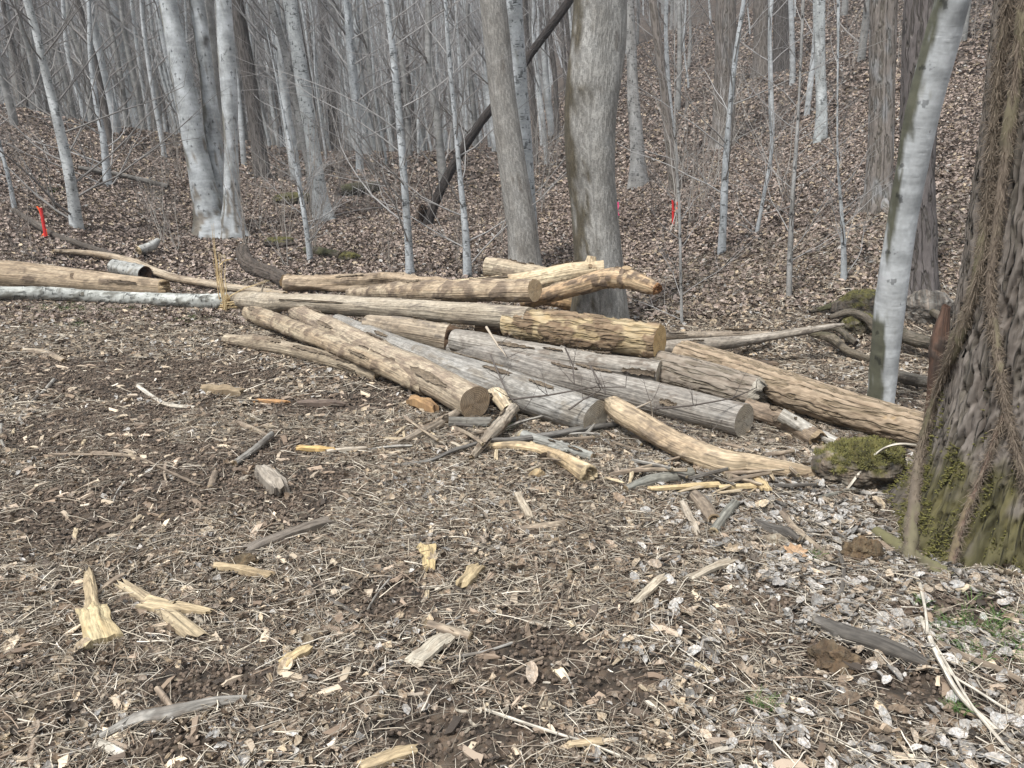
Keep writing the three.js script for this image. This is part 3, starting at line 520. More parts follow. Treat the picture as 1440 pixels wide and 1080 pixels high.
logThing('orange_log', 'orange bent log with a splintered end jutting from the top of the pile', [[738, 424, .48, 11], [800, 406, .62, 12], [850, 391, .74, 13], [882, 392, .74, 13], [905, 400, .72, 11], [922, 407, .70, 8]], peel(12, { wood: C(.62, .47, .28), stain: C(.52, .32, .16), bark: C(.2, .14, .095), barkAmt: .42, along: 7 }), { b: 'torn', cb: C(.66, .38, .2), stubs: [[.585, 3.3, .02, .04, 'knot']] });
logThing('grey_pole_log', 'long smooth grey log spanning the front of the pile from the torn pole', [[322, 420, .10, 9], [362, 424, .17, 13], [384, 426, .21, 15], [404, 425, .24, 12], [560, 434, .35, 14.5], [746, 448, .45, 16]], weath(13, { wood: C(.47, .41, .32), stain: C(.34, .28, .20), barkAmt: .16 }), { a: 'torn', ca: END.tan, cb: END.grey, sides: 36, seg: 160, stubs: [[.22, 2.9, .10, .012, 'dead_twig']] });
logThing('flaky_bark_log', 'thick log with flaking bark over yellow wood and a bright sawn end', [[716, 453, .40, 22], [800, 464, .39, 24], [928, 481, .36, 24]], barkSkin(14, { ridge: C(.34, .25, .16), groove: C(.19, .12, .07), under: C(.62, .51, .33), flake: .04, k: 46, depth: .012 }), { m: 'furrow', cb: END.yellow, ca: END.tan, sides: 56, seg: 150 });
logThing('split_slab', 'shaggy brown splintered length wedged under the flaking log', [[668, 458, .30, 10], [730, 464, .27, 10], [790, 474, .24, 8]], peel(15, { wood: C(.42, .27, .14), stain: C(.2, .13, .08), bark: C(.12, .08, .05), barkAmt: .5 }), { b: 'torn', cb: C(.6, .42, .22) });
logThing('cracked_log', 'short grey-brown log with a dark cracked heart-shaped end', [[520, 456, .24, 15], [580, 466, .24, 18], [632, 475, .23, 19]], weath(16, { wood: C(.45, .37, .27), stain: C(.28, .21, .14), barkAmt: .32 }), { b: 'torn', cb: C(.2, .13, .08), stubs: [[.93, 1.5, .05, .07, 'knot']] });
logThing('grey_log', 'straight silvery log with a pale round sawn end, below the flaking log', [[640, 479, .22, 15], [780, 503, .20, 17], [928, 524, .17, 17]], weath(17, { wood: C(.42, .39, .35) }), { cb: END.grey, sides: 40, seg: 140 });
logThing('large_grey_log', 'largest weathered grey log with a grey sawn end, beside the furrowed log', [[640, 489, .14, 16], [760, 522, .13, 21], [900, 556, .125, 24], [1046, 592, .12, 25]], weath(18, { wood: C(.365, .34, .31), stain: C(.21, .19, .17), barkAmt: .26 }), { cb: END.grey, sides: 44, seg: 160 });
logThing('furrowed_log', 'grey furrowed-bark log broken off raggedly beside the largest grey log', [[860, 504, .14, 22], [980, 532, .14, 25], [1062, 556, .13, 24]], barkSkin(19, { ridge: C(.38, .33, .27), groove: C(.21, .165, .125), k: 44, depth: .012 }), { m: 'furrow', b: 'torn', cb: END.grey, sides: 52, seg: 140 });
logThing('furrowed_log', 'long tan furrowed-bark log running behind the great vine-hung tree', [[960, 500, .18, 20], [1060, 532, .17, 23], [1130, 556, .16, 23], [1210, 581, .14, 23], [1300, 607, .13, 23], [1390, 632, .12, 22]], barkSkin(20, { ridge: C(.50, .395, .28), groove: C(.27, .20, .135), k: 46, depth: .013, under: C(.6, .47, .3), flake: -.52 }), { m: 'furrow', sides: 56, seg: 200 });
logThing('round_log', 'dusty tan log leading to a dark round sawn end beside the slim curved log', [[418, 440, .14, 12], [450, 456, .14, 15], [520, 491, .14, 19], [600, 530, .135, 22], [668, 567, .13, 23]], peel(21, { wood: C(.50, .41, .29), stain: C(.38, .30, .21), bark: C(.28, .21, .15), barkAmt: .40, barkH: .004 }), { a: 'torn', cb: C(.40, .32, .235), sides: 40, seg: 140 });
logThing('slim_log', 'slim curved tan log lying across the dusty log, small dark sawn end', [[350, 441, .12, 10], [372, 447, .14, 12], [420, 465, .18, 12], [480, 490, .19, 12], [540, 516, .15, 12], [598, 546, .09, 10.5]], peel(22, { wood: C(.50, .42, .29), barkAmt: .36, along: 6 }), { a: 'torn', cb: C(.42, .335, .245), sides: 30, seg: 140, stubs: [[.72, 2.4, .02, .03, 'knot']] });
logThing('slim_log', 'lowest slim grey-tan log with a split hollow end resting on the soil', [[318, 477, .07, 8], [360, 482, .08, 10.5], [420, 494, .08, 10], [480, 511, .07, 10], [532, 530, .05, 8]], peel(23, { wood: C(.44, .36, .25), stain: C(.30, .24, .17), barkAmt: .22 }), { a: 'hollow', ca: END.brown, b: 'torn' });
logThing('smooth_grey_log', 'thick smooth bluish-grey log widening down to the ground amid the pile', [[474, 449, .18, 8], [530, 475, .18, 13], [620, 513, .17, 21], [720, 549, .145, 26], [838, 588, .11, 25]], weath(24, { wood: C(.375, .365, .345), stain: C(.235, .225, .21), barkAmt: .28, bark: C(.25, .225, .19) }), { a: 'torn', cb: END.grey, sides: 44, seg: 150 });
logThing('twisted_slab', 'weathered grey slab tapering to a long point over the gully', [[925, 490, .17, 15], [1000, 485, .19, 12], [1060, 477, .24, 9], [1120, 467, .30, 6], [1186, 456, .36, 2.5]], weath(25, { wood: C(.45, .40, .34), stain: C(.27, .23, .18), bump: .02 }), { b: null, plank: .75, sides: 30 });
logThing('twisted_slab', 'pale flat slab behind the weathered tapering slab', [[905, 472, .3, 8], [990, 472, .22, 9], [1080, 470, .16, 7]], weath(26, { wood: C(.46, .38, .29), stain: C(.30, .23, .165) }), { b: 'torn', plank: .6 });
logThing('rotten_slab', 'dark brown rotten slab lying below the weathered tapering slab', [[930, 505, .12, 10], [1000, 507, .10, 9], [1092, 512, .05, 5]], peel(27, { wood: C(.27, .19, .125), stain: C(.17, .115, .075), bark: C(.1, .07, .05), barkAmt: .45 }), { b: 'torn', plank: .7 });
logThing('peeled_limb', 'pale peeled crooked limb with a split creamy head in front of the pile', [[860, 570, .17, 14], [882, 586, .15, 16], [920, 608, .12, 16], [968, 632, .09, 17], [1026, 652, .07, 17], [1046, 652, .065, 14], [1110, 661, .05, 12], [1168, 670, .025, 6]], peel(28, { wood: C(.60, .47, .30), stain: C(.44, .32, .2), bark: C(.30, .23, .16), barkAmt: .26 }), { a: 'torn', ca: END.cream, b: 'torn', category: 'branch', sides: 32, seg: 150 });
logThing('brown_limb', 'brown rotted limb end lying under the furrowed logs', [[1050, 574, .09, 13], [1100, 592, .07, 13], [1148, 618, .05, 12]], peel(29, { wood: C(.33, .25, .17), stain: C(.2, .14, .1), barkAmt: .5 }), { b: 'torn', category: 'branch' });
logThing('hollow_limb', 'whitish limb with a hollow ringed end beside the mossy boulder', [[1098, 582, .15, 9], [1122, 596, .1, 10], [1175, 622, .05, 8]], woodSkin(30, { wood: C(.52, .50, .46), stain: C(.36, .33, .28), bark: C(.2, .17, .13), barkAmt: .28 }), { a: 'hollow', ca: END.cream, b: 'torn', category: 'branch' });
logThing('yellow_limb', 'bent yellow limb with a broad split butt on the chips', [[672, 628, .03, 4], [730, 627, .04, 6.5], [770, 635, .05, 7], [800, 650, .06, 11], [828, 668, .05, 14]], peel(31, { wood: C(.67, .52, .30), stain: C(.52, .37, .2), barkAmt: .14 }), { a: 'torn', b: 'torn', cb: END.cream, category: 'branch', strips: 0 });
logThing('grey_limb', 'straight lichen-grey stick beside the bent yellow limb', [[735, 612, .06, 7], [780, 625, .04, 7], [834, 643, .03, 5]], woodSkin(32, { wood: C(.33, .33, .31), stain: C(.22, .22, .2), bark: C(.40, .42, .4), barkAmt: .3 }), { a: 'torn', ca: END.cream, b: 'torn', category: 'branch', seg: 60 });
logThing('dark_limb', 'long dark crooked branch snaking in front of the pile', [[556, 655, .02, 3], [600, 649, .03, 4], [640, 633, .05, 4.5], [690, 620, .06, 4.5], [722, 619, .06, 4.5], [775, 612, .05, 5], [820, 603, .05, 5], [900, 592, .05, 4]], woodSkin(33, { wood: C(.17, .16, .15), stain: C(.12, .11, .1), bark: C(.3, .3, .28), barkAmt: .2 }), { a: null, b: null, category: 'branch', sides: 14 });
logThing('grey_stub', 'dark grey stub lying across below the dark round sawn end', [[632, 594, .04, 8], [680, 594, .04, 9], [722, 588, .05, 8]], woodSkin(34, { wood: C(.22, .21, .19), stain: C(.15, .14, .12), bark: C(.32, .33, .31), barkAmt: .25 }), { b: 'torn', category: 'branch', seg: 60 });
logThing('pale_limb', 'pale broken stick slanting across the grey stub', [[722, 574, .13, 8], [700, 600, .08, 8], [664, 644, .03, 5]], peel(35, { wood: C(.46, .40, .32), stain: C(.33, .27, .2), barkAmt: .25 }), { a: 'torn', b: 'torn', ca: END.cream, category: 'branch', seg: 60 });
logThing('brown_limb', 'long brown broken stick reaching from the round sawn end to the leaves', [[646, 578, .07, 6], [600, 604, .04, 6], [548, 628, .02, 4]], peel(36, { wood: C(.38, .32, .25), stain: C(.27, .21, .15), barkAmt: .35 }), { a: 'torn', b: 'torn', category: 'branch', seg: 60 });
logThing('split_chunk', 'creamy split billet standing against the smooth bluish-grey log', [[690, 548, .14, 8], [704, 560, .13, 12], [716, 578, .09, 10]], peel(37, { wood: END.cream, stain: C(.55, .42, .25), barkAmt: .06 }), { a: 'torn', b: 'hollow', cb: END.brown, ca: END.cream, category: 'wood chunk', seg: 40 });

// ------------------------------------------------------------------ planks, chunks and sticks on the ground
function plankThing(name, label, p0, p1, w0, w1, th, colr, o = {}) {
  const { category = 'wood chip', group, seed = 1, lift = .02, tilt = 0, ends = .18 } = o, rng = rngOf(seed * 31 + 9);
  const a = hit(p0[0], p0[1], lift + (o.ha || 0)), b = hit(p1[0], p1[1], lift + (o.hb || 0)), k0 = mpp(a), T = b.clone().sub(a), L = T.length(); T.normalize();
  const up = V(0, 1, 0), side = V().crossVectors(T, up).normalize(), nn = V().crossVectors(side, T).normalize();
  side.applyAxisAngle(T, tilt); nn.applyAxisAngle(T, tilt);
  const W0 = w0 * k0, W1 = w1 * mpp(b), TH = th * k0, nl = 10, nw = 5, pos = [], col = [], uv = [], idx = [];
  const or = onG((a.x + b.x) / 2, (a.z + b.z) / 2);
  for (let f = 0; f < 2; f++) for (let j = 0; j <= nw; j++) {
    const e0 = -ends * L * rng() * rng(), e1 = 1 * L + ends * L * rng() * rng(), wv = j / nw - .5;
    for (let i = 0; i <= nl; i++) {
      const t = i / nl, s = lerp(e0, e1, t), W = lerp(W0, W1, t) * (1 + .25 * N3(t * 4 + seed, seed, 0));
      const thick = TH * (.45 + .55 * Math.cos(wv * 2.6)) * (1 - .5 * Math.abs(2 * t - 1) ** 3), hgt = (f ? -1 : 1) * thick * .5 + TH * .3 * N3(t * 3, wv * 3, seed) + (o.bow || 0) * L * (4 * t * (1 - t));
      const v = a.clone().addScaledVector(T, s).addScaledVector(side, wv * W + W * .12 * N3(t * 3, seed, 4)).addScaledVector(nn, hgt).sub(or);
      pos.push(v.x, v.y, v.z); uv.push(wv * W, s);
      const g = fbm(wv * 9 + seed, t * 2.5, seed, 3), cc = mix(colr, o.col2 || mix(colr, [.2, .14, .09], .6), clamp(.35 + g)); col.push(...cc);
    }
  }
  const at = (f, j, i) => f * (nw + 1) * (nl + 1) + j * (nl + 1) + i;
  for (let j = 0; j < nw; j++) for (let i = 0; i < nl; i++) { const q = [at(0, j, i), at(0, j, i + 1), at(0, j + 1, i), at(0, j + 1, i + 1)], z = [at(1, j, i), at(1, j, i + 1), at(1, j + 1, i), at(1, j + 1, i + 1)]; idx.push(q[0], q[1], q[2], q[1], q[3], q[2], z[0], z[2], z[1], z[1], z[2], z[3]); }
  for (let i = 0; i < nl; i++) for (const j of [0, nw]) { const A = at(0, j, i), B = at(0, j, i + 1), D = at(1, j, i), E = at(1, j, i + 1); if (j) idx.push(A, B, D, B, E, D); else idx.push(A, D, B, B, D, E); }
  for (let j = 0; j < nw; j++) for (const i of [0, nl]) { const A = at(0, j, i), B = at(0, j + 1, i), D = at(1, j, i), E = at(1, j + 1, i); if (i) idx.push(A, D, B, B, D, E); else idx.push(A, B, D, B, E, D); }
  const g0 = new THREE.BufferGeometry();
  g0.setAttribute('position', new THREE.Float32BufferAttribute(pos, 3)); g0.setAttribute('uv', new THREE.Float32BufferAttribute(uv, 2)); g0.setAttribute('color', new THREE.Float32BufferAttribute(col, 3)); g0.setIndex(idx);
  const g = g0.toNonIndexed(); g.computeVertexNormals();
  const m = mesh(name, g, mat.wood); m.position.copy(or); return tag(m, label, category, group, 'thing');
}
function stickThing(name, label, px, kind, o = {}) {   // px: [x, y, half width px, height of axis]
  const { category = 'stick', group, seed = 1, sides = 9, seg = 40 } = o;
  const rr = rngOf(seed), pts = px.map(([x, y, w, h]) => hit(x, y, h ?? .012)), rad = px.map((c, i) => c[2] * mpp(pts[i]));
  const mid = pts[Math.floor(pts.length / 2)], or = onG(mid.x, mid.z);
  if (pts.length === 2) { pts.splice(1, 0, pts[0].clone().lerp(pts[1], .5).add(V((rr() - .5) * .03, .004, (rr() - .5) * .03))); rad.splice(1, 0, (rad[0] + rad[1]) / 2); }
  const S = sweep(pts, rad, { seg, sides, origin: or, ref: DOWN, skin: (s, th, r) => { const k = kind(s, th, r); return [k[0] * .35, k[1]]; } });
  const g = mergeGeometries([S.geo, capOf(S.rings[0], -1, 'torn', o.end || PAL.tan, 1), capOf(S.rings[seg], 1, 'torn', o.end || PAL.tan, 2)]);
  const m = mesh(name, g, mat.wood); m.position.copy(or); return tag(m, label, category, group, 'thing');
}
const sk = {
  grey: woodSkin(51, { wood: C(.36, .345, .32), stain: C(.24, .225, .2), bark: C(.17, .15, .13), barkAmt: .3 }),
  tan: woodSkin(52, { wood: C(.47, .39, .28), stain: C(.34, .26, .18), bark: C(.24, .18, .13), barkAmt: .2 }),
  dark: woodSkin(53, { wood: C(.13, .115, .1), stain: C(.09, .08, .07), bark: C(.21, .195, .18), barkAmt: .25 }),
  white: woodSkin(54, { wood: C(.66, .62, .54), stain: C(.54, .48, .39), bark: C(.42, .36, .28), barkAmt: .12 }),
  green: woodSkin(55, { wood: C(.26, .255, .22), stain: C(.17, .165, .14), bark: C(.34, .36, .32), barkAmt: .35 }),
  brown: woodSkin(56, { wood: C(.30, .235, .17), stain: C(.2, .15, .105), bark: C(.14, .1, .07), barkAmt: .35 }),
};
plankThing('yellow_chunk', 'thick yellow split chunk with a rounded sawn butt half buried in soil', [130, 856], [143, 902], 38, 46, 26, C(.62, .53, .34), { seed: 71, category: 'wood chunk', lift: .03, ends: .06, col2: C(.46, .35, .19) });
plankThing('tan_splinter', 'upright tan stave leaning into the thick yellow split chunk', [124, 806], [130, 862], 12, 20, 16, C(.50, .41, .27), { seed: 72, lift: .03 });
plankThing('split_plank', 'forked split plank of weathered tan wood near the yellow split chunk', [176, 824], [270, 890], 16, 24, 14, C(.50, .42, .29), { seed: 3, category: 'wood plank', lift: .03 });
plankThing('split_plank', 'short pale splinter forking off the split tan plank', [205, 848], [290, 860], 30, 9, 10, C(.57, .47, .31), { seed: 4, category: 'wood plank', lift: .035 });
plankThing('dark_slab', 'long dark weathered slab of wood lying on bare soil', [352, 770], [462, 732], 20, 16, 14, C(.24, .21, .18), { seed: 5, category: 'wood plank', col2: C(.12, .1, .085), lift: .03 });
plankThing('tan_splinter', 'tan splinter leaning on a soil clod below the dark weathered slab', [305, 795], [378, 808], 12, 12, 12, C(.46, .37, .24), { seed: 6, lift: .03 });
plankThing('grey_chunk', 'grey weathered chunk standing on bare soil', [370, 663], [394, 688], 22, 22, 26, C(.42, .38, .33), { seed: 7, category: 'wood chunk', lift: .04, col2: C(.22, .19, .16) });
plankThing('grey_plank', 'flat grey plank with a yellow broken end beside a short tan stick', [582, 932], [628, 894], 30, 26, 10, C(.54, .50, .42), { seed: 8, category: 'wood plank', lift: .03, ends: .12 });
stickThing('short_stick', 'short thick tan stick above the flat grey plank', [[602, 880, 7, .02], [632, 888, 8, .02], [662, 895, 6, .02]], sk.tan, { seed: 9 });
plankThing('yellow_flake', 'flat yellow flake of wood standing upright in the litter', [601, 768], [603, 798], 26, 14, 8, C(.64, .51, .28), { seed: 10, lift: .03 });
plankThing('tan_chunk', 'tan chunk of wood crossing a thin stick', [650, 822], [672, 798], 18, 20, 16, C(.52, .42, .26), { seed: 11, category: 'wood chunk', lift: .03 });
plankThing('tan_chunk', 'yellow chunk beside the long grey barked stick', [398, 934], [434, 910], 16, 16, 14, C(.60, .48, .28), { seed: 12, category: 'wood chunk', lift: .03 });
stickThing('long_stick', 'long grey stick with peeling bark on dark soil', [[140, 1038, 6, .02], [190, 1014, 10, .025], [240, 1003, 10, .03], [300, 988, 8, .025], [348, 982, 5, .02]], sk.grey, { seed: 13, sides: 12 });
stickThing('white_stick', 'short barkless white stick beside the long grey barked stick', [[136, 1044, 6, .02], [154, 1052, 7, .02], [174, 1062, 6, .02]], sk.white, { seed: 14 });
plankThing('tan_plank', 'thick tan plank chip with a pointed tip', [508, 1078], [580, 1054], 22, 18, 12, C(.52, .42, .27), { seed: 15, category: 'wood plank', lift: .03 });
plankThing('tan_plank', 'tan curved strip of wood ending in a pointed chip beside the white reed', [800, 1046], [846, 1042], 8, 14, 8, C(.52, .42, .28), { seed: 16, category: 'wood plank', lift: .03 });
stickThing('white_reed', 'long straight whitish stalk lying on the litter', [[683, 998, 2.2, .015], [760, 1024, 2.6, .025], [830, 1046, 2.4, .03], [884, 1066, 2, .02], [924, 1067, 1.6, .02]], sk.white, { seed: 17 });
stickThing('dark_branch', 'dark rotting branch with pale bare wood at one end', [[1148, 874, 9, .03], [1190, 892, 13, .035], [1232, 905, 13, .04], [1270, 920, 12, .035], [1302, 934, 7, .02]], sk.dark, { seed: 18, sides: 16, seg: 60, end: PAL.grey, category: 'branch' });
stickThing('dark_branch', 'curved dark branch piece lying above the oak leaf', [[1062, 732, 4, .02], [1082, 744, 8, .03], [1105, 750, 9, .03], [1122, 760, 6, .02]], sk.dark, { seed: 19, sides: 12, category: 'branch' });
stickThing('barked_chunk', 'stubby brown barked chunk beside the green grey stick', [[978, 698, 9, .035], [992, 715, 11, .035], [1004, 732, 10, .03]], sk.brown, { seed: 20, sides: 14, category: 'wood chunk' });
stickThing('lichen_stick', 'green grey lichen-crusted stick beside a brown barked chunk', [[1034, 708, 7, .04], [1020, 725, 8, .03], [1004, 748, 7, .02]], sk.green, { seed: 21, sides: 12, end: END.cream });
plankThing('yellow_strip', 'long flat yellow strip of split wood below the peeled limb', [915, 687], [1012, 681], 9, 12, 7, C(.72, .57, .33), { seed: 22, lift: .04, ends: .05 });
plankThing('yellow_strip', 'straight yellow lath ending against a tilted yellow chip', [1012, 685], [1066, 683], 9, 9, 7, C(.70, .56, .33), { seed: 23, lift: .04, ends: .05 });
plankThing('yellow_chip', 'tilted yellow chip at the end of the yellow lath', [1062, 670], [1078, 688], 14, 14, 8, C(.70, .55, .32), { seed: 24, lift: .05, ends: .05 });
stickThing('dark_stick', 'mossy dark stick lying behind the long yellow strip', [[880, 688, 6, .03], [915, 676, 9, .035], [960, 668, 8, .04], [974, 664, 7, .04]], sk.green, { seed: 25, sides: 12 });
plankThing('grey_splinter', 'frayed grey splinter beside the brown barked chunk', [960, 706], [978, 746], 9, 12, 8, C(.5, .45, .38), { seed: 26, lift: .03 });
plankThing('pale_splinter', 'pale broad splinter among leaves below the barked chunk', [972, 812], [1026, 788], 12, 12, 8, C(.50, .45, .37), { seed: 27, lift: .03 });
plankThing('pale_splinter', 'pale straight splinter propped on grey leaves', [895, 846], [932, 812], 11, 13, 9, C(.60, .54, .44), { seed: 28, lift: .03 });
plankThing('pale_splinter', 'upright ribbed grey-tan splinter in the chips', [728, 694], [744, 726], 10, 12, 9, C(.52, .46, .37), { seed: 29, lift: .03 });
stickThing('pointed_stick', 'rounded pale stick tapering to a point on the chips', [[728, 746, 4, .015], [756, 742, 6, .02], [795, 736, 5, .02]], sk.tan, { seed: 30 });
plankThing('orange_splinter', 'bright yellow-orange splintered stick end on the litter', [420, 630], [468, 632], 10, 7, 8, C(.66, .46, .2), { seed: 31, lift: .04 });
plankThing('orange_splinter', 'whitish barked splinter trailing from the bright yellow-orange one', [462, 634], [512, 630], 8, 6, 6, C(.55, .5, .43), { seed: 32, lift: .035 });
plankThing('brown_slab', 'dark brown flat slab of bark lying flush with the soil', [424, 566], [482, 568], 16, 12, 10, C(.18, .135, .11), { seed: 33, lift: .03, col2: C(.1, .075, .06), category: 'bark' });
plankThing('orange_splinter', 'thin orange splinter beside the dark brown slab of bark', [360, 564], [402, 565], 9, 7, 6, C(.55, .31, .14), { seed: 34, lift: .02 });
plankThing('brown_chunk', 'reddish brown rotten chunk near the small dark sawn end', [578, 562], [612, 574], 16, 14, 18, C(.44, .28, .14), { seed: 35, lift: .05, category: 'wood chunk', col2: C(.17, .1, .06) });
stickThing('curved_twig', 'long thin curved twig across the bare soil', [[72, 640, 3, .015], [130, 640, 2.5, .02], [190, 643, 2, .02], [230, 660, 1.8, .02], [282, 684, 1.5, .015]], sk.brown, { seed: 36 });
stickThing('grey_twig', 'grey branched twig running down from the bare bank', [[76, 534, 2.5, .02], [60, 552, 2.5, .02], [40, 570, 2, .015], [28, 590, 2, .015], [32, 598, 1.5, .015]], sk.grey, { seed: 37 });
stickThing('pale_twig', 'pale forked twig on bare soil beside grey shards', [[194, 543, 3, .02], [215, 558, 3, .02], [238, 570, 3, .02], [274, 574, 3, .015]], sk.white, { seed: 38 });
stickThing('grey_stick', 'grey stick crossing a paler one on the churned soil', [[382, 610, 4, .04], [360, 630, 5, .03], [330, 652, 5, .02]], sk.grey, { seed: 39 });
stickThing('grey_stick', 'short brownish stick jutting from soil near the crossing grey stick', [[303, 664, 4, .03], [300, 674, 5, .02], [296, 686, 5, .01]], sk.brown, { seed: 40 });
stickThing('grey_stick', 'pale stick lying under the crossing grey stick', [[336, 595, 3, .02], [356, 603, 3.5, .025], [378, 614, 3, .02]], sk.tan, { seed: 41 });
stickThing('brown_stick', 'tan forked stick lying on the bank of leaves near the bare soil', [[34, 494, 5, .02], [60, 496, 5, .02], [80, 504, 5, .02], [90, 508, 4, .02]], sk.tan, { seed: 42 });
plankThing('brown_chunk', 'mossy tan slab with a yellow broken edge on the soil', [286, 546], [338, 552], 10, 18, 14, C(.34, .27, .18), { seed: 43, lift: .04, category: 'wood chunk' });
// pale dry stalks by the great tree
[[[1300, 880], [1322, 930], [1352, 980], [1400, 1025], [1450, 1064]], [[1305, 905], [1340, 950], [1375, 972], [1420, 1000], [1460, 1018]], [[1310, 900], [1338, 945], [1372, 1000], [1420, 1058], [1440, 1090]], [[1295, 868], [1304, 890], [1300, 850], [1288, 800]]].forEach((l, i) =>
  stickThing('dry_stalk', 'whitish dry stalk sprawling beside the great tree towards the grass', l.map(([x, y], k) => [x, y, i ? 2.4 : 4, .02 + .03 * Math.sin(k)]), sk.white, { seed: 60 + i, group: 'dry stalks beside the great tree', category: 'stalk' }));
[[[1100, 722], [1120, 745], [1150, 770], [1170, 790]], [[1176, 770], [1186, 800], [1184, 825], [1176, 845]], [[1190, 690], [1230, 640], [1260, 625], [1320, 632]], [[1150, 700], [1190, 690], [1225, 680]], [[1320, 905], [1360, 925], [1400, 940], [1450, 965]]].forEach((l, i) =>
  stickThing('thin_branch', ['tan bent stick sloping beside the oak leaf', 'dark curved twig hanging over the leaf litter below the boulder', 'pale arching vine tip hooped over the mossy boulder', 'lichen-blue twig lying before the mossy boulder', 'smooth brown stick beside the green grass'][i], l.map(([x, y], k) => [x, y, [4, 3, 2, 3, 5][i], i === 2 ? [.02, .22, .3, .25][k] : .025]), [sk.tan, sk.dark, sk.white, sk.green, sk.brown][i], { seed: 70 + i, category: 'branch' }));
// a dead branch of black twigs lying over the front of the pile
{
  const o = hit(760, 575), g = base('dead_branch', o); tag(g, 'thin black dead branch with side twigs lying over the grey logs', 'branch');
  const mb = new MB(), rng = rngOf(909), P = (x, y, h) => hit(x, y, h).sub(o);
  const list = [[[690, 500, .35], [705, 535, .3], [716, 558, .28], [735, 576, .2]], [[715, 562, .25], [770, 556, .27], [830, 545, .3], [880, 544, .32]], [[800, 576, .2], [820, 562, .24], [845, 548, .3]], [[920, 575, .2], [975, 570, .25], [1030, 560, .28], [1064, 545, .33]], [[795, 490, .42], [806, 515, .35], [808, 540, .3]], [[830, 515, .38], [845, 540, .32], [852, 555, .28]], [[905, 590, .12], [950, 600, .1], [1000, 606, .08]], [[880, 580, .2], [915, 565, .25], [918, 590, .15]], [[684, 460, .45], [700, 486, .38], [714, 503, .33]]];
  list.forEach((l, i) => { const pts = l.map(a => P(...a)); mb.tube(pts, i === 8 ? .011 : .007, .003, 6, i === 8 || i === 7 ? C(.4, .34, .27) : C(.09, .075, .065)); for (let k = 0; k < 4; k++) branch(mb, rng, pts[1 + k % (pts.length - 1)], V(rng() - .5, rng() * .6, rng() - .3).normalize(), .16, .003, 1, C(.1, .085, .075)); });
  mesh('twigs', mb.geo(), mat.plain, g);
}
{
  const q = (i, x, y) => { const a = R(-.9, .9) + (i % 3 ? .35 : -.5), l = R(16, 46), h0 = R(.01, .04), h1 = R(.01, .11); stickThing('broken_stick', 'broken splintery stick tangled along the foot of the log pile', [[x - Math.cos(a) * l, y - Math.sin(a) * l * .6, R(1.4, 3.6), h0], [x + Math.cos(a) * l, y + Math.sin(a) * l * .6, R(1, 2.8), h1]], [sk.grey, sk.tan, sk.brown, sk.dark, sk.tan][i % 5], { seed: 900 + i, group: 'broken sticks along the foot of the pile', sides: 8, seg: 14, end: PAL.cream }); };
  for (let i = 0; i < 38; i++) { const t = rand(); q(i, lerp(560, 1150, t) + R(-20, 20), lerp(600, 655, t) + R(-22, 30)); }
  for (let i = 0; i < 26; i++) { const t = rand(), x = lerp(560, 1130, t), y = lerp(605, 690, t) + R(-28, 28), a = R(0, 3.14), l = R(6, 17); plankThing('pale_shard', 'pale splintered shard among the broken sticks at the foot of the pile', [x - Math.cos(a) * l, y - Math.sin(a) * l * .5], [x + Math.cos(a) * l, y + Math.sin(a) * l * .5], R(3, 8), R(2, 6), R(2, 4), [C(.62, .52, .36), C(.55, .46, .33), C(.48, .43, .35)][i % 3], { seed: 700 + i, group: 'pale shards at the foot of the pile', lift: R(.015, .05), tilt: R(-.8, .8), ends: .4 }); }
}
// loose sticks and chips that only their place tells apart
{
  const spots = (n, d0, d1, f) => { for (let i = 0; i < n;) { const x = R(0, 1440), y = R(d0, d1), p = hit(x, y); if (-p.z > 7.2 || p.x > 1.7 && p.z < -2.4) { if (rand() < .9) continue; } f(x, y, i); i++; } };
  spots(46, 600, 1075, (x, y, i) => { const a = R(0, 3.14), l = R(18, 48) * (y / 800); stickThing('loose_stick', 'small grey-brown broken stick lying loose on the litter', [[x - Math.cos(a) * l, y - Math.sin(a) * l * .55, R(1.4, 3.2)], [x + Math.cos(a) * l, y + Math.sin(a) * l * .55, R(1, 2.4)]], [sk.grey, sk.brown, sk.tan, sk.dark][i % 4], { seed: 200 + i, group: 'loose sticks on the litter', sides: 7, seg: 12 }); });
  spots(60, 560, 1075, (x, y, i) => { const a = R(0, 3.14), l = (6 + 12 * rand() * rand()) * (y / 800), w = R(3, 8) * (y / 800); plankThing('loose_chip', 'small pale wood chip lying loose on the litter', [x - Math.cos(a) * l, y - Math.sin(a) * l * .55], [x + Math.cos(a) * l, y + Math.sin(a) * l * .55], w, w * R(.5, 1.1), R(2, 5), [C(.44, .37, .27), C(.54, .45, .31), C(.40, .365, .31), C(.34, .265, .18)][i % 4], { seed: 400 + i, group: 'loose chips on the litter', lift: .018, tilt: R(-.5, .5) }); });
}

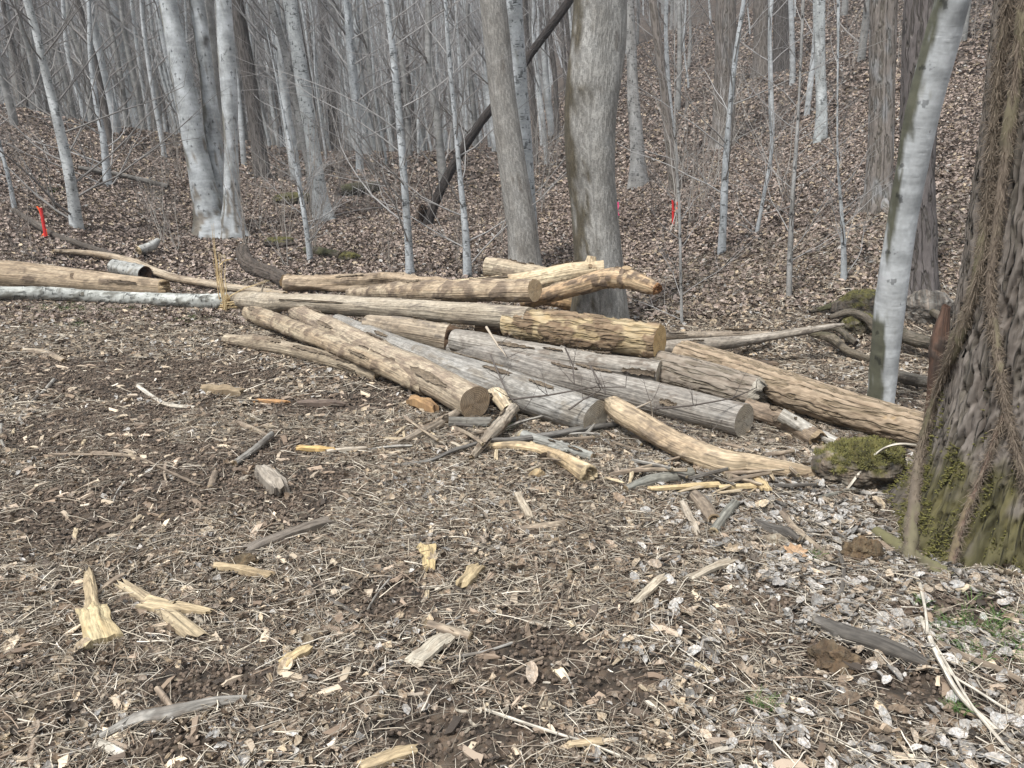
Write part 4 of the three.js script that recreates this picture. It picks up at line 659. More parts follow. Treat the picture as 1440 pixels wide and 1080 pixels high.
// ------------------------------------------------------------------ rocks, clods, stakes, fallen trunks
function rockThing(name, label, px, py, wpx, hy, dz, o = {}) {
  const { category = 'rock', seed = 1, moss = 0, colr = C(.27, .25, .22), sink = .25, rot = 0, group, rough = 1 } = o, p = hit(px, py), k = mpp(p), w = wpx * k / 2;
  const g = new THREE.IcosahedronGeometry(1, moss > .5 && wpx > 100 ? 44 : 22), a = g.attributes.position, col = []; const Y = hy * k / 2, Z = dz * k / 2;
  const v = V();
  for (let i = 0; i < a.count; i++) {
    v.fromBufferAttribute(a, i); const n = 1 + rough * (.22 * N3(v.x * 1.3 + seed, v.y * 1.3, v.z * 1.3) + .10 * N3(v.x * 3.5, v.y * 3.5 + seed, v.z * 3.5) + .035 * N3(v.x * 11, v.y * 11, v.z * 11 + seed));
    const f = fbm(v.x * 3 + seed, v.y * 3, v.z * 3, 4); const m = moss ? sstep(.0, .35, v.y * .9 + .6 * f + moss - .6) : 0;
    let c = mix(colr, [colr[0] * .55, colr[1] * .5, colr[2] * .45], clamp(.4 + .8 * f)); c = mix(c, mix([.10, .095, .028], [.18, .165, .055], clamp(.5 + fbm(v.x * 9, v.y * 9, v.z * 9, 2))), m); col.push(...c);
    a.setXYZ(i, v.x * n * w, v.y * n * Y + (m ? .004 * N3(v.x * 40, v.y * 40, v.z * 40) : 0), v.z * n * Z);
  }
  g.setAttribute('color', new THREE.Float32BufferAttribute(col, 3)); g.deleteAttribute('normal'); g.deleteAttribute('uv'); g.setAttribute('uv', new THREE.Float32BufferAttribute(new Float32Array(a.count * 2).map((_, i) => i % 2 ? a.getY(i >> 1) + a.getZ(i >> 1) : a.getX(i >> 1) + a.getZ(i >> 1) * .3), 2)); g.computeVertexNormals();
  const m = mesh(name, g, mat.soil);
  if (moss && wpx > 45) {                   // moss blades standing on the mossy cap
    const mb = new MB(), rng = rngOf(seed * 13), nn = g.attributes.normal, cc = g.attributes.color, kk = wpx > 100 ? 3 : 1;
    for (let t = 0; t < 2600 * kk; t++) { const i = Math.floor(rng() * a.count); if (cc.getY(i) < cc.getX(i) * .9 || cc.getZ(i) > cc.getY(i) * .5) continue; const p = v.fromBufferAttribute(a, i).clone(), e = V(nn.getX(i) + (rng() - .5) * 1.2, nn.getY(i) + (rng() - .5) * 1.2, nn.getZ(i) + (rng() - .5) * 1.2).multiplyScalar(.006 + .008 * rng()), u = rng(); mb.tube([p, p.clone().add(e)], .0028, .0006, 3, [lerp(.08, .2, u), lerp(.078, .185, u), lerp(.022, .06, u)]); }
    if (mb.i.length) tag(mesh('moss', mb.geo(), mat.plain, m), 'yellow green moss cap', null, null, 'stuff');
  }
  m.position.set(p.x, p.y + Y * (1 - 2 * sink), p.z - Z * .5); m.rotation.y = rot; return tag(m, label, category, group);
}
rockThing('mossy_boulder', 'rounded boulder capped with yellow-green moss at the foot of the great tree', 1220, 688, 128, 74, 100, { moss: .51, seed: 3, sink: .12, rot: .3, colr: C(.25, .215, .175), rough: 1.35 });
rockThing('mossy_rock', 'dark mossy rock behind the leaning white trunk', 1222, 455, 90, 60, 70, { moss: .3, seed: 5, colr: C(.14, .12, .1) });
rockThing('mossy_rock', 'grey bare rock beside the foot of the dark furrowed trunk', 1308, 452, 74, 56, 60, { seed: 7, colr: C(.3, .28, .26) });
rockThing('mossy_rock', 'small mossy rock low against the leaning white trunk', 1212, 470, 50, 40, 40, { moss: .5, seed: 8, colr: C(.2, .18, .13) });
rockThing('mossy_rock', 'mossy hump of rock in front of the flared pale trunk', 410, 288, 62, 22, 60, { moss: .7, seed: 9 });
rockThing('mossy_rock', 'low mossy stone near the wavy gnarled log', 490, 368, 30, 18, 30, { moss: .7, seed: 10 });
rockThing('mossy_rock', 'low dark stone among leaves beside the whippy sapling', 390, 348, 46, 18, 40, { moss: .3, seed: 12, colr: C(.12, .1, .085) });
rockThing('soil_clod', 'tan soil clod among pale leaves below the dark rotting branch', 1178, 940, 60, 44, 50, { seed: 13, rough: 2.2, sink: .4, colr: C(.17, .125, .08), category: 'clod' });
rockThing('soil_clod', 'tan soil clod against the mossy root of the great tree', 1212, 790, 50, 46, 44, { seed: 15, rough: 2, sink: .35, colr: C(.19, .14, .085), category: 'clod' });
rockThing('soil_clod', 'small tan clod beneath the tan splinter', 345, 800, 44, 26, 36, { seed: 16, rough: 2.2, sink: .4, colr: C(.17, .13, .08), category: 'clod' });
rockThing('tan_stone', 'small squarish tan stone among the chips below the bent yellow limb', 756, 674, 24, 18, 20, { seed: 18, colr: C(.50, .39, .24), category: 'stone' });
rockThing('tan_stone', 'pale flat stone beside the oak leaf', 1090, 768, 32, 20, 26, { seed: 19, colr: C(.40, .35, .28), category: 'stone' });

function ribbon(pts, w, colr, seed) { // narrow flagging tape as a solid strip
  const pos = [], idx = [], n = pts.length, s = V(1, 0, .35).normalize();
  pts.forEach((p, i) => { const k = w * (1 + .15 * Math.sin(i * 2 + seed)); for (const [a, b] of [[-1, -1], [1, -1], [1, 1], [-1, 1]]) pos.push(p.x + s.x * k * a * .5 - s.z * .002 * b, p.y, p.z + s.z * k * a * .5 + s.x * .002 * b); });
  for (let i = 0; i < n - 1; i++) for (let j = 0; j < 4; j++) { const a = i * 4 + j, b = i * 4 + (j + 1) % 4; idx.push(a, b, a + 4, b, b + 4, a + 4); }
  idx.push(0, 2, 1, 0, 3, 2, n * 4 - 4, n * 4 - 3, n * 4 - 2, n * 4 - 4, n * 4 - 2, n * 4 - 1);
  const g = new THREE.BufferGeometry(); g.setAttribute('position', new THREE.Float32BufferAttribute(pos, 3)); g.setIndex(idx); g.computeVertexNormals(); return g;
}
const paint = (r, g, b) => new THREE.MeshStandardMaterial({ color: new THREE.Color().setRGB(r, g, b), roughness: .6 });
const RED = paint(.62, .03, .03), ORANGE = paint(.85, .13, .03), PINK = paint(.85, .10, .25);
function stakeThing(label, bx, by, tx, ty, w, o) {
  const b = hit(bx, by), t = atDepth(tx, ty, -b.z), g = base('survey_stake', b); tag(g, label, 'stake');
  const e = t.clone().sub(b), r = w * mpp(b) / 2, S = sweep([V(0, -.08, 0), e.clone().multiplyScalar(.5), e], [r, r, r * .95], { seg: 6, sides: 4, ref: AWAY, skin: () => [0, [1, 1, 1]] });
  const body = mergeGeometries([S.geo, capOf(S.rings[6], 1, 'cut', [1, 1, 1], 1)]); mesh('post', body, RED, g);
  for (const f of o) { const pts = f.map(([x, y]) => atDepth(x, y, -b.z - -.02).sub(b).add(V(0, 0, .02))); mesh('ribbon', ribbon(pts, .035, 0, 1), ORANGE, g); }
}
stakeThing('leaning red stake tied with orange ribbon on the bank', 65, 336, 57, 292, 5.5, [[[53, 290], [57, 296], [59, 304]], [[66, 322], [63, 328], [58, 334]], [[62, 322], [66, 326], [67, 334]]]);
stakeThing('thin upright red stake with a fluttering ribbon on the leafy slope', 947, 318, 946, 281, 3.4, [[[946, 283], [951, 286], [953, 292]], [[953, 284], [951, 292], [949, 298]]]);
{ const b = hit(869, 312), g = base('marker_flag', b); tag(g, 'small pink marker flag beside the largest knotty trunk', 'flag'); const mb = new MB(); mb.tube([V(0, -.05, 0), V(.005, .2, 0), V(0, .42, 0)], .004, .003, 6, C(.3, .28, .27)); mesh('wire', mb.geo(), mat.plain, g); mesh('ribbon', ribbon([[868, 284], [869, 290], [867, 296], [869, 303]].map(([x, y]) => atDepth(x, y, -b.z).sub(b)), .05, 0, 2), PINK, g); }

// leaning dead trunk
{
  const b = hit(598, 318), d = -b.z, pts = [[596, 322, 0], [612, 285, .05], [640, 228, .2], [672, 178, .35], [705, 135, .5], [752, 68, .7], [800, 2, .9], [850, -70, 1.1], [920, -170, 1.4]].map(([x, y, k]) => atDepth(x, y, d + k));
  pts[0].y -= .1; const g = base('leaning_dead_trunk', b); tag(g, 'dark dead trunk leaning diagonally behind the mottled trunk', 'fallen tree');
  const S = sweep(pts, [6, 6, 5.6, 5.4, 5.2, 5.2, 5.2, 5, 4.5].map((w, i) => w * mpp(pts[i])), { seg: 120, sides: 20, ref: AWAY, origin: b, skin: barkSkin(70, { ridge: C(.045, .036, .031), groove: C(.025, .02, .018), k: 14, depth: .012, lich: C(.065, .053, .046) }) });
  mesh('trunk', S.geo, mat.furrow, g); const mb = new MB(), rng = rngOf(5);
  for (const t of [.12, .27, .34, .5, .8]) branch(mb, rng, S.curve.getPoint(t).sub(b), V(rng() - .8, .7, rng() - .5).normalize(), .8, .02, 1, C(.07, .06, .05)); mesh('branch_stubs', mb.geo(), mat.plain, g);
}
function fallen(name, label, px, skin, o = {}) { return logThing(name, label, px, skin, { a: 'torn', b: 'torn', ca: END.dark, cb: END.dark, category: 'fallen log', m: 'plate', seg: 60, sides: 20, ...o }); }
const mossLog = s => woodSkin(s, { wood: C(.12, .1, .07), stain: C(.08, .065, .045), bark: C(.10, .1, .035), barkAmt: .55, bump: .03 });
fallen('fallen_log', 'mossy rotting log behind the flared pale trunk', [[478, 268, .14, 7], [500, 266, .16, 8], [530, 262, .12, 6]], mossLog(71));
fallen('fallen_log', 'dark fallen log on the slope high up the hollow', [[528, 186, .2, 5], [550, 178, .25, 5], [570, 172, .2, 3]], mossLog(72));
fallen('fallen_log', 'dark log across the leaves beyond the whippy sapling', [[430, 352, .05, 4], [452, 354, .07, 6], [478, 360, .05, 5]], mossLog(73));
fallen('fallen_log', 'long dark fallen branch running down the bank from the red stake', [[20, 296, .05, 4], [75, 330, .05, 4.5], [120, 346, .05, 4.5], [165, 362, .04, 4]], woodSkin(74, { wood: C(.16, .13, .105), stain: C(.1, .08, .065), bark: C(.2, .17, .14), barkAmt: .3 }));
fallen('fallen_log', 'grey fallen pole across the bank beyond the thin speckled tree', [[110, 236, .1, 3], [170, 246, .1, 3], [236, 262, .08, 3]], woodSkin(75, { wood: C(.36, .35, .33), stain: C(.25, .23, .21), bark: C(.2, .18, .16), barkAmt: .3 }));
fallen('fallen_log', 'dark branch half buried at the head of the gully', [[1140, 438, .05, 3], [1175, 428, .1, 5], [1215, 412, .16, 4]], mossLog(76));
fallen('exposed_root', 'pale crooked root arching out of the gully bank', [[1140, 470, .1, 4], [1170, 476, .13, 6], [1190, 492, .1, 5], [1222, 506, .03, 5]], woodSkin(77, { wood: C(.3, .25, .18), stain: C(.18, .14, .1), bark: C(.14, .12, .06), barkAmt: .35 }), { category: 'root' });
fallen('exposed_root', 'dark grey root block behind the leaning white trunk', [[1262, 528, .1, 8], [1285, 534, .1, 9], [1315, 540, .1, 8]], woodSkin(78, { wood: C(.26, .23, .19), stain: C(.16, .14, .11), bark: C(.1, .08, .06), barkAmt: .4 }), { category: 'root' });
[['long dark root looping from the mossy rock into the gully', [[1168, 446, .12, 4], [1192, 440, .2, 5], [1216, 446, .22, 5], [1236, 470, .1, 4]]], ['knobbly root spreading from the foot of the dark furrowed trunk', [[1300, 430, .16, 7], [1322, 446, .14, 6], [1340, 470, .08, 5], [1346, 494, .02, 4]]], ['twisted root block under the grey bare rock', [[1268, 470, .16, 9], [1292, 478, .2, 10], [1318, 486, .12, 8]]], ['thin pale root strand hanging in the gully bank', [[1150, 462, .05, 2.5], [1176, 462, .1, 3], [1204, 482, .08, 3]]]].forEach(([l, p], i) => fallen('exposed_root', l, p, woodSkin(90 + i, { wood: C(.24, .2, .15), stain: C(.14, .115, .085), bark: C(.1, .085, .05), barkAmt: .4, bump: .02 }), { category: 'root' }));
fallen('white_snag', 'broken white branch propped on the bank behind the hollow white chunk', [[196, 352, .1, 6], [214, 345, .16, 6], [222, 338, .2, 4]], woodSkin(79, { wood: C(.42, .41, .385), stain: C(.30, .285, .26), bark: C(.2, .18, .15), barkAmt: .25 }), { m: 'smooth', ca: END.cream, cb: END.cream });
fallen('stump', 'small rotten brown stump behind the leaning dead trunk', [[592, 314, -.05, 8], [594, 300, .2, 7], [594, 292, .35, 5]], peel(80, { wood: C(.18, .12, .085), stain: C(.1, .07, .05), barkAmt: .5 }), { category: 'stump' });
{ // rotten upright slab against the great tree
  const d = 3.95, pts = [[1318, 560], [1318, 520], [1322, 470], [1330, 432]].map(([x, y]) => atDepth(x, y, d)); pts[0].y = H(pts[0].x, pts[0].z) - .05; const o = onG(pts[0].x, pts[0].z);
  const g = base('rotten_snag', o); tag(g, 'reddish rotten snag standing behind the great tree', 'snag');
  const S = sweep(pts, [.06, .05, .045, .03], { seg: 50, sides: 20, ref: AWAY, origin: o, skin: peel(81, { wood: C(.15, .075, .045), stain: C(.085, .045, .03), bark: C(.06, .04, .03), barkAmt: .4, bump: .03 }) });
  mesh('stem', S.geo, mat.wood, g); mesh('broken_end', capOf(S.rings[50], 1, 'torn', C(.16, .08, .05), 4), mat.wood, g);
}

// ------------------------------------------------------------------ the wood: further trees, each its own thing as far as they can be told apart
function template(seed, h, r, col, kind, nl, start, lean) {
  const rng = rngOf(seed), pts = [V(0, -.4, 0)], rad = [r * 1.3], x = lean; let p = V(0, .25, 0);
  pts.push(p.clone()); rad.push(r);
  for (let i = 1; i <= 6; i++) { p = V(x * h * i / 6 + (rng() - .5) * .25 * h / 12, h * i / 6, (rng() - .5) * .25 * h / 12); pts.push(p); rad.push(r * (1 - .86 * i / 6)); }
  const skin = kind === 'furrow' ? barkSkin(seed, { ridge: col, groove: [col[0] * .6, col[1] * .58, col[2] * .55], k: 14, depth: .012 }) : smoothSkin(seed, { a: col, b: [col[0] * .72, col[1] * .71, col[2] * .7], spot: [col[0] * .42, col[1] * .4, col[2] * .38], scar: .3 });
  const S = sweep(pts, rad, { seg: 26, sides: 9, ref: AWAY, skin }), mb = new MB(), bc = mix([.19, .17, .155], col, .25);
  for (let i = 0; i < nl; i++) { const t = lerp(start, .98, (i + rng()) / nl), an = rng() * 6.28; branch(mb, rng, S.curve.getPoint(t), V(Math.cos(an), .5 + .7 * rng(), Math.sin(an)).normalize(), h * .24 * (1.2 - t * .8), Math.max(.008, r * .32 * (1.1 - t)), 2, bc); }
  return { trunk: S.geo, crown: mb.geo() };
}
const KINDS = [
  { n: 'pale_tree', c: C(.55, .57, .585), k: 'smooth', l: 'slim pale bare tree of the dense wood up the hollow', g: 'slim pale trees up the hollow' },
  { n: 'grey_tree', c: C(.32, .315, .305), k: 'smooth', l: 'slim grey bare tree of the dense wood up the hollow', g: 'slim grey trees up the hollow' },
  { n: 'dark_tree', c: C(.17, .155, .145), k: 'furrow', l: 'dark bare furrowed tree of the dense wood up the hollow', g: 'dark trees up the hollow' },
];
const TPL = [];
for (let v = 0; v < 9; v++) { const k = [0, 1, 0, 1, 0, 0, 0, 1, 2][v]; TPL.push({ kind: k, h: 9 + (v * 1.7) % 5, thin: v % 3 !== 1, ...template(600 + v, 9 + (v * 1.7) % 5, [.06, .13, .075, .09, .16, .045, .055, .12, .08][v], KINDS[k].c, KINDS[k].k, 15, v % 2 ? .15 : .28, -.05 - .02 * (v % 3)) }); }
const woodRng = rngOf(4242), WR = (a, b) => a + (b - a) * woodRng();
const protos = new Map();
function placeWood(x, z, v, sc, turn) {
  const T = TPL[v], K = KINDS[T.kind]; let g = protos.get(v);
  if (!g) { g = new THREE.Group(); g.name = numbered(K.n); mesh('trunk', T.trunk, mat[T.kind === 2 ? 'furrow' : 'pale'], g); mesh('crown', T.crown, mat.plain, g); tag(g, K.l, 'tree', K.g); protos.set(v, g); }
  else { g = g.clone(); g.name = numbered(K.n); g.userData = { label: K.l, category: 'tree', group: K.g }; }
  scene.add(g); g.position.set(x, H(x, z) - .05, z); g.scale.set(sc * WR(.8, 1.25), sc, sc * WR(.8, 1.25)); g.rotation.y = turn;
}
{
  let n = 0; const put = [];
  while (n < 340) {
    const d = Math.sqrt(WR(19 * 19, 50 * 50)), x = WR(-.76, .74) * d, right = x / d;
    const keep = right > .42 ? .16 : right > .1 ? .3 : right > -.08 ? .6 : 1; if (woodRng() > keep) continue;
    if (put.some(p => Math.hypot(p[0] - x, p[1] - d) < .5)) continue; put.push([x, d]);
    placeWood(x, -d, Math.floor(WR(0, 9)), WR(.75, 1.2), WR(-.6, .6)); n++;
  }
}
{ // beyond fifty metres the wood reads as one mass of stems
  const mats = new Map();
  for (let v = 0; v < 9; v++) {
    const T = TPL[v], g = mergeGeometries([T.trunk, T.crown]), n = 250, im = new THREE.InstancedMesh(g, mat.plain, n), m4 = new THREE.Matrix4(), q = new THREE.Quaternion(), e = new THREE.Euler();
    for (let i = 0; i < n; i++) { let d, x; do { d = Math.sqrt(WR(50 * 50, 150 * 150)); x = WR(-.8, .8) * d; } while (x / d > .2 && woodRng() > .75); const s = WR(.8, 1.5); e.set(WR(-.05, .05), WR(-.6, .6), WR(-.02, .08)); m4.compose(V(x, H(x, -d) - .2, -d), q.setFromEuler(e), V(s * WR(.9, 1.6), s, s * WR(.9, 1.6))); im.setMatrixAt(i, m4); }
    im.name = numbered('distant_wood'); scene.add(im); tag(im, `${['pale slender', 'grey', 'whitish', 'thin grey', 'pale stout', 'pale thin', 'pale branching', 'stouter grey', 'dark slender'][v]} stems of the far wood filling the hillside`, 'wood', 'far wood', 'stuff');
  }
}
{ // low brush of thin shoots between the trees
  const shoots = [0, 1, 2].map(v => { const mb = new MB(), rng = rngOf(800 + v); for (let k = 0; k < 3 + v; k++) branch(mb, rng, V((rng() - .5) * .15, -.03, (rng() - .5) * .15), V((rng() - .5) * .5, 1, (rng() - .5) * .5).normalize(), 1.1 + rng() * .9, .007, 2, [C(.36, .34, .31), C(.20, .175, .155), C(.28, .25, .22)][v], .1); return mb.geo(); });
  let n = 0; while (n < 90) {
    const d = Math.sqrt(WR(9.6 * 9.6, 26 * 26)), x = WR(-.66, .68) * d; if (d < 11.5 && x < 1.4 && x > -4) continue; const v = n % 3;
    const m = mesh('brush_shoots', shoots[v], mat.plain); m.position.copy(onG(x, -d)); m.rotation.y = WR(0, 6); m.scale.setScalar(WR(.6, 1.35));
    tag(m, ['clump of thin pale bare shoots among the leaves', 'clump of thin dark bare shoots among the leaves', 'clump of thin brown bare shoots among the leaves'][v], 'shrub', ['pale bare shoots', 'dark bare shoots', 'brown bare shoots'][v]); n++;
  }
  // grey brush behind the pile's end
  for (const [x, y, s, k] of [[230, 345, .8, 0], [250, 352, .7, 0], [670, 388, .6, 0], [645, 380, .6, 2], [700, 380, .5, 2]]) { const p = hit(x, y), m = mesh('brush_shoots', shoots[k], mat.plain); m.position.copy(p); m.scale.setScalar(s); m.rotation.y = x; tag(m, ['clump of thin pale bare shoots among the leaves', '', 'clump of thin brown bare shoots among the leaves'][k], 'shrub', ['pale bare shoots', '', 'brown bare shoots'][k]); }
}

// ------------------------------------------------------------------ litter: leaves, fibres, chips, crumbs (nobody could count them)
const L = rngOf(99), LR = (a, b) => a + (b - a) * L();
function leafGeo(kind, seed) {             // bent leaf blades with a real outline
  const rng = rngOf(seed), out = [], n = kind === 'oak' ? 22 : kind === 'oval' ? 10 : 6;
  for (let i = 0; i < n; i++) { const a = i / n * 6.2832; let r; if (kind === 'oak') r = .3 + .10 * Math.cos(a * 7) * (.6 + .4 * rng()) + .03 * rng(); else if (kind === 'oval') r = .34 + .03 * rng(); else r = .2 + .34 * rng(); out.push([Math.cos(a) * r * (kind === 'bit' ? 1.35 : 1.5), Math.sin(a) * r]); }
  const pos = [], idx = [], cur = .5 + rng() * 1.3, tw = (rng() - .5) * 1.6;
  const bend = (x, y) => [x, cur * (y * y) * 1.5 + .35 * tw * x * y + .25 * cur * x * x + .14 * (rng() - .5), y];
  pos.push(...bend(0, 0)); for (const [x, y] of out) pos.push(...bend(x * .5, y * .5)); for (const [x, y] of out) pos.push(...bend(x, y));
  for (let i = 0; i < n; i++) { const j = (i + 1) % n; idx.push(0, 1 + j, 1 + i, 1 + i, 1 + j, 1 + n + i, 1 + j, 1 + n + j, 1 + n + i); }
  const g = new THREE.BufferGeometry(); g.setAttribute('position', new THREE.Float32BufferAttribute(pos, 3)); g.setAttribute('uv', new THREE.Float32BufferAttribute(pos.length / 3 * 2 ? Array.from({ length: pos.length / 3 * 2 }, (_, i) => i % 2 ? pos[(i >> 1) * 3 + 2] + .5 : pos[(i >> 1) * 3] + .5) : [], 2)); g.setIndex(idx); g.computeVertexNormals(); return g;
}
function fibreGeo(seed, w) { const rng = rngOf(seed), mb = new MB(); let p = V(-.5, 0, 0); const pts = [p]; for (let i = 1; i <= 4; i++) { p = V(-.5 + i / 4, (rng() - .3) * .05, (rng() - .5) * .05); pts.push(p); } mb.tube(pts, w, w * .6, 3, [1, 1, 1]); const g = mb.geo(); g.deleteAttribute('uv'); g.deleteAttribute('color'); return g; }
function chipGeo(seed) { const rng = rngOf(seed), g = new THREE.BoxGeometry(1, .16, .34, 2, 1, 1), a = g.attributes.position; const memo = new Map(); for (let i = 0; i < a.count; i++) { const k = [a.getX(i), a.getY(i), a.getZ(i)].map(v => v.toFixed(2)).join(); if (!memo.has(k)) memo.set(k, [(rng() - .5) * .34, (rng() - .5) * .1, (rng() - .5) * .16]); const m = memo.get(k); a.setXYZ(i, a.getX(i) + m[0], a.getY(i) + m[1], a.getZ(i) + m[2]); } const q = g.toNonIndexed(); q.deleteAttribute('uv'); q.computeVertexNormals(); return q; }
function crumbGeo(seed) { const g = new THREE.IcosahedronGeometry(.5, 1), a = g.attributes.position; for (let i = 0; i < a.count; i++) { const k = 1 + .5 * N3(a.getX(i) * 3 + seed, a.getY(i) * 3, a.getZ(i) * 3); a.setXYZ(i, a.getX(i) * k, a.getY(i) * k * .75, a.getZ(i) * k); } g.deleteAttribute('uv'); g.computeVertexNormals(); return g; }
const WH = [C(.47, .45, .43), C(.38, .365, .35)], TN = [C(.44, .36, .27), C(.36, .285, .215), C(.50, .41, .30)], BR = [C(.205, .152, .108), C(.145, .105, .075), C(.255, .192, .14)], PK = [C(.31, .255, .205), C(.26, .213, .172)], DK = [C(.085, .064, .048), C(.06, .046, .035)], ST = [C(.46, .405, .32), C(.37, .32, .25), C(.25, .21, .165), C(.56, .505, .42)];
const pick = a => a[Math.floor(L() * a.length)];
function scatter(name, label, category, geo, n, spec) {
  const im = new THREE.InstancedMesh(geo, geo.attributes.uv ? mat.leaf : mat.litter, n), m4 = new THREE.Matrix4(), q = new THREE.Quaternion(), q2 = new THREE.Quaternion(), nor = V(), UP = V(0, 1, 0), e = new THREE.Euler(), col = new THREE.Color();
  let i = 0, guard = 0; while (i < n && guard++ < n * 12) {
    const d = Math.sqrt(LR(spec.d0 * spec.d0, spec.d1 * spec.d1)), x = LR(-1, 1) * (.74 * d + .6), z = -d;
    if (Math.hypot(x - BT.x, z - BT.z) < .48) continue;
    const bare = d < 12 ? bareSoil(x, z) : 0; if (L() > spec.keep(x, d, bare)) continue;
    const eps = .08, h = H(x, z); nor.set(h - H(x + eps, z), eps, h - H(x, z + eps)).normalize(); q.setFromUnitVectors(UP, nor);
    e.set(LR(-1, 1) * spec.tilt, LR(0, 6.283), LR(-1, 1) * spec.tilt, 'YXZ'); q.multiply(q2.setFromEuler(e));
    const s = spec.size(d), c = spec.color(x, d, bare), v = LR(.55, 1.5);
    m4.compose(V(x, h + LR(.0, spec.up) + .004, z), q, V(s * LR(.8, 1.3), s, s * LR(.7, 1.1))); im.setMatrixAt(i, m4); im.setColorAt(i, col.setRGB(c[0] * v, c[1] * v, c[2] * v)); i++;
  }
  im.count = i; im.name = numbered(name); scene.add(im); tag(im, label, category, null, 'stuff');
}
const near = (x, d, bare) => { const r = clamp(L() - .3 * fbm(x * 1.3 + 4, 2, d * 1.3, 3)), rgt = sstep(.2, 1.2, x) * sstep(6, 3, d); return r < .12 + .26 * rgt ? pick(WH) : r < .40 ? pick(TN) : r < .55 ? pick(PK) : r < .82 ? pick(BR) : pick(DK); };
const HB = [C(.36, .288, .252), C(.29, .23, .20), C(.43, .355, .31), C(.215, .166, .142)];
const hill = (x, d) => { const r = L(); return r < .035 ? pick(WH) : r < .17 ? pick(TN) : r < .94 ? pick(HB) : pick(DK); };
const kNear = (x, d, bare) => (1 - .95 * bare) * clamp(.75 + .9 * fbm(x * 2.1, 7, d * 2.1, 2), .25, 1);
for (let v = 0; v < 3; v++) {
  scatter('leaf_fragments', ['torn curled leaf fragments thick on the trampled clearing', 'small crumpled leaf bits thick on the trampled clearing', 'shredded leaf scraps thick on the trampled clearing'][v], 'leaf litter', leafGeo('bit', 21 + v), 24000, { d0: 1.3, d1: 5, tilt: .8, up: .022, size: () => .009 + .036 * L() ** 3, color: near, keep: kNear });
  scatter('leaf_fragments', ['torn curled leaf fragments strewn round the log pile', 'small crumpled leaf bits strewn round the log pile', 'shredded leaf scraps strewn round the log pile'][v], 'leaf litter', leafGeo('bit', 31 + v), 30000, { d0: 5, d1: 10, tilt: .8, up: .03, size: () => .013 + .045 * L() ** 3, color: near, keep: kNear });
  scatter('fallen_leaves', ['brown lobed leaves carpeting the hillside', 'brown rounded leaves carpeting the hillside', 'curled brown leaves carpeting the hillside'][v], 'leaf litter', leafGeo(['oak', 'oval', 'oval'][v], 41 + v), 62000, { d0: 8.4, d1: 20, tilt: .7, up: .035, size: () => LR(.03, .075), color: hill, keep: (x, d, bare) => 1 - .6 * bare });
  scatter('fallen_leaves', ['brown lobed leaves carpeting the far slope', 'brown rounded leaves carpeting the far slope', 'curled brown leaves carpeting the far slope'][v], 'leaf litter', leafGeo(['oak', 'oval', 'oval'][v], 51 + v), 40000, { d0: 20, d1: 48, tilt: .65, up: .05, size: () => LR(.07, .14), color: hill, keep: () => 1 });
  scatter('fallen_leaves', ['whole lobed leaves scattered over the clearing', 'whole rounded leaves scattered over the clearing', 'whole curled leaves scattered over the clearing'][v], 'leaf litter', leafGeo(['oak', 'oval', 'oval'][v], 61 + v), 380, { d0: 1.4, d1: 9, tilt: .6, up: .03, size: () => LR(.04, .085), color: (x, d, bare) => pick(L() < .4 ? TN : L() < .5 ? PK : BR), keep: (x, d, bare) => (1 - .75 * bare) * (.35 + .65 * sstep(-.5, 1.2, x)) });
  scatter('wood_fibres', ['straw-coloured shredded fibres over the clearing', 'fine dry stalks over the clearing', 'thin bent wood shreds over the clearing'][v], 'wood fibres', fibreGeo(71 + v, [.018, .012, .024][v]), 44000, { d0: 1.3, d1: 5.2, tilt: .22, up: .03, size: () => .018 + .11 * L() ** 2.5, color: () => pick(L() < .72 ? ST : BR), keep: (x, d, bare) => 1 - .86 * bare });
  scatter('wood_fibres', ['straw-coloured shredded fibres round the log pile', 'fine dry stalks round the log pile', 'thin bent wood shreds round the log pile'][v], 'wood fibres', fibreGeo(81 + v, [.022, .016, .034][v]), 26000, { d0: 5.2, d1: 11, tilt: .22, up: .035, size: () => .04 + .16 * L() * L(), color: () => pick(L() < .7 ? ST : BR), keep: (x, d, bare) => 1 - .86 * bare });
}
scatter('leaf_fragments', 'bleached grey leaf scraps drifted between the great tree and the clearing', 'leaf litter', leafGeo('oval', 93), 5200, { d0: 1.5, d1: 4.4, tilt: .7, up: .025, size: () => .022 + .04 * L(), color: () => pick([...WH, C(.42, .40, .385), C(.33, .31, .29), C(.40, .33, .26)]), keep: (x, d, bare) => sstep(.0, .9, x - .1 * d) * (1 - .8 * bare) * clamp(.5 + 1.4 * fbm(x * 2.4, 3, d * 2.4, 3), .05, 1) });
scatter('wood_chips', 'small splintered wood chips trodden into the clearing', 'wood chips', chipGeo(5), 3800, { d0: 1.3, d1: 7.5, tilt: .35, up: .02, size: () => .012 + .045 * L() * L(), color: () => pick([...ST, ...TN]), keep: (x, d, bare) => 1 - .3 * bare });
scatter('wood_chips', 'slivers of bark and wood trodden into the clearing', 'wood chips', chipGeo(6), 3600, { d0: 1.3, d1: 8, tilt: .35, up: .02, size: () => LR(.03, .08), color: () => pick([...BR, ...DK, ...TN]), keep: () => 1 });
scatter('soil_crumbs', 'dark crumbs of soil over the bare churned patches', 'soil', crumbGeo(2), 34000, { d0: 1.3, d1: 7.5, tilt: 1, up: .012, size: () => LR(.005, .02), color: () => pick([C(.11, .082, .06), C(.14, .105, .078), C(.085, .063, .047)]), keep: (x, d, bare) => .12 + .88 * bare });
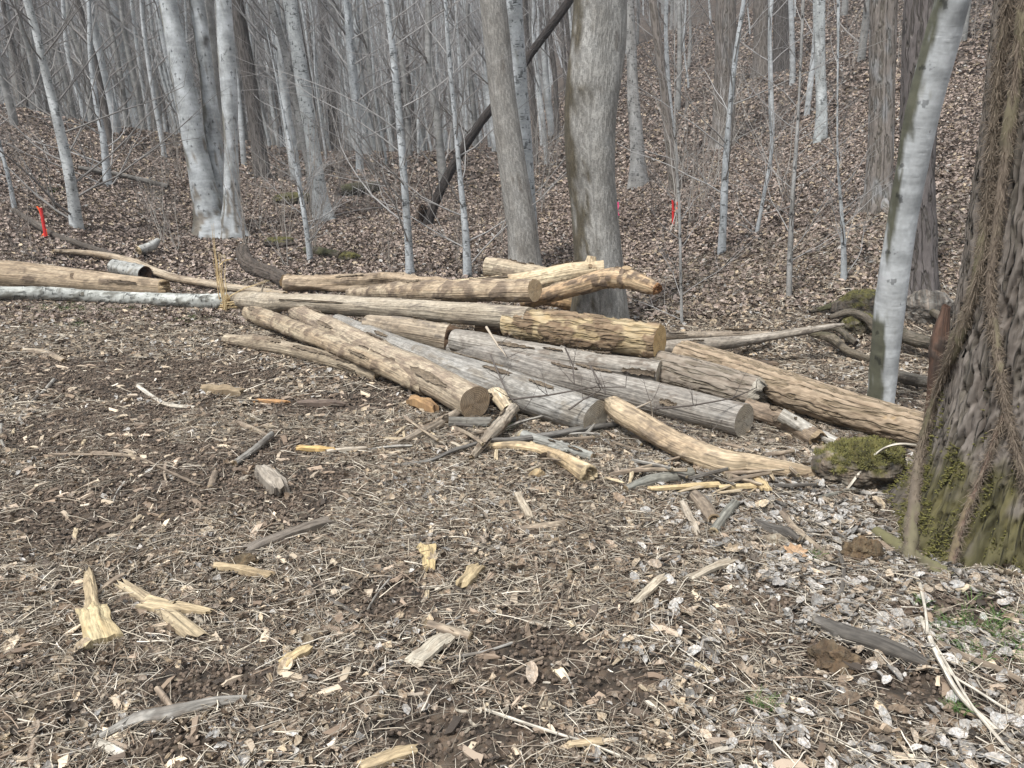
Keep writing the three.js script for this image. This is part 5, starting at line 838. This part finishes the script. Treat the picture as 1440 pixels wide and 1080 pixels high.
{ // one large oak leaf lying flat by the dark branch piece
  const m = mesh('oak_leaf', leafGeo('oak', 7), new THREE.MeshStandardMaterial({ color: new THREE.Color().setRGB(.46, .30, .18), map: leafMap, roughness: .8, side: THREE.DoubleSide })); m.position.copy(hit(1119, 776, .03)); m.scale.set(.10, .05, .14); m.rotation.set(.25, .9, 0); tag(m, 'single large tan oak leaf lying below the curved dark branch piece', 'leaf');
}
{ // grass tufts
  const mb = new MB(), rng = rngOf(3); for (let k = 0; k < 7; k++) { const a = rng() * 6.28, l = .05 + .06 * rng(); const p = V(rng() * .02, -.01, rng() * .02), q = V(Math.cos(a) * l * .35, l * .7, Math.sin(a) * l * .35), r = V(Math.cos(a) * l * .8, l * .9, Math.sin(a) * l * .8); mb.tube([p, q, r], .0022, .0006, 3, [1, 1, 1]); }
  const g = mb.geo(); g.deleteAttribute('uv'); g.deleteAttribute('color'); const spots = [[1372, 892, 110, 44, 46], [1410, 905, 70, 34, 26], [1330, 885, 40, 26, 20], [80, 436, 40, 6, 120], [165, 436, 40, 6, 60], [110, 458, 30, 6, 40], [275, 452, 30, 6, 40], [1150, 790, 18, 8, 7], [1070, 1000, 26, 12, 8], [1345, 1005, 26, 12, 8], [712, 606, 14, 6, 14], [70, 270, 20, 8, 40]];
  const tot = spots.reduce((s, a) => s + a[4], 0), im = new THREE.InstancedMesh(g, mat.litter, tot), m4 = new THREE.Matrix4(), q = new THREE.Quaternion(), col = new THREE.Color(); let i = 0;
  for (const [x, y, w, h, n] of spots) for (let k = 0; k < n; k++) { const gx = (rng() + rng() + rng() - 1.5) * .9, gy = (rng() + rng() + rng() - 1.5) * .9, p = hit(x + gx * w, y + gy * h), s = .3 + .4 * rng(); m4.compose(p, q.setFromEuler(new THREE.Euler(0, rng() * 6, 0)), V(s, s, s)); im.setMatrixAt(i, m4); const t = rng(); im.setColorAt(i++, col.setRGB(lerp(.07, .14, t), lerp(.15, .22, t), lerp(.035, .06, t))); }
  im.name = 'grass'; scene.add(im); tag(im, 'fresh green grass and weed tufts sprouting through the litter', 'grass', null, 'stuff');
}

scene.traverse(o => { if (o.isMesh) { o.castShadow = true; o.receiveShadow = true; } });
renderer.render(scene, camera);
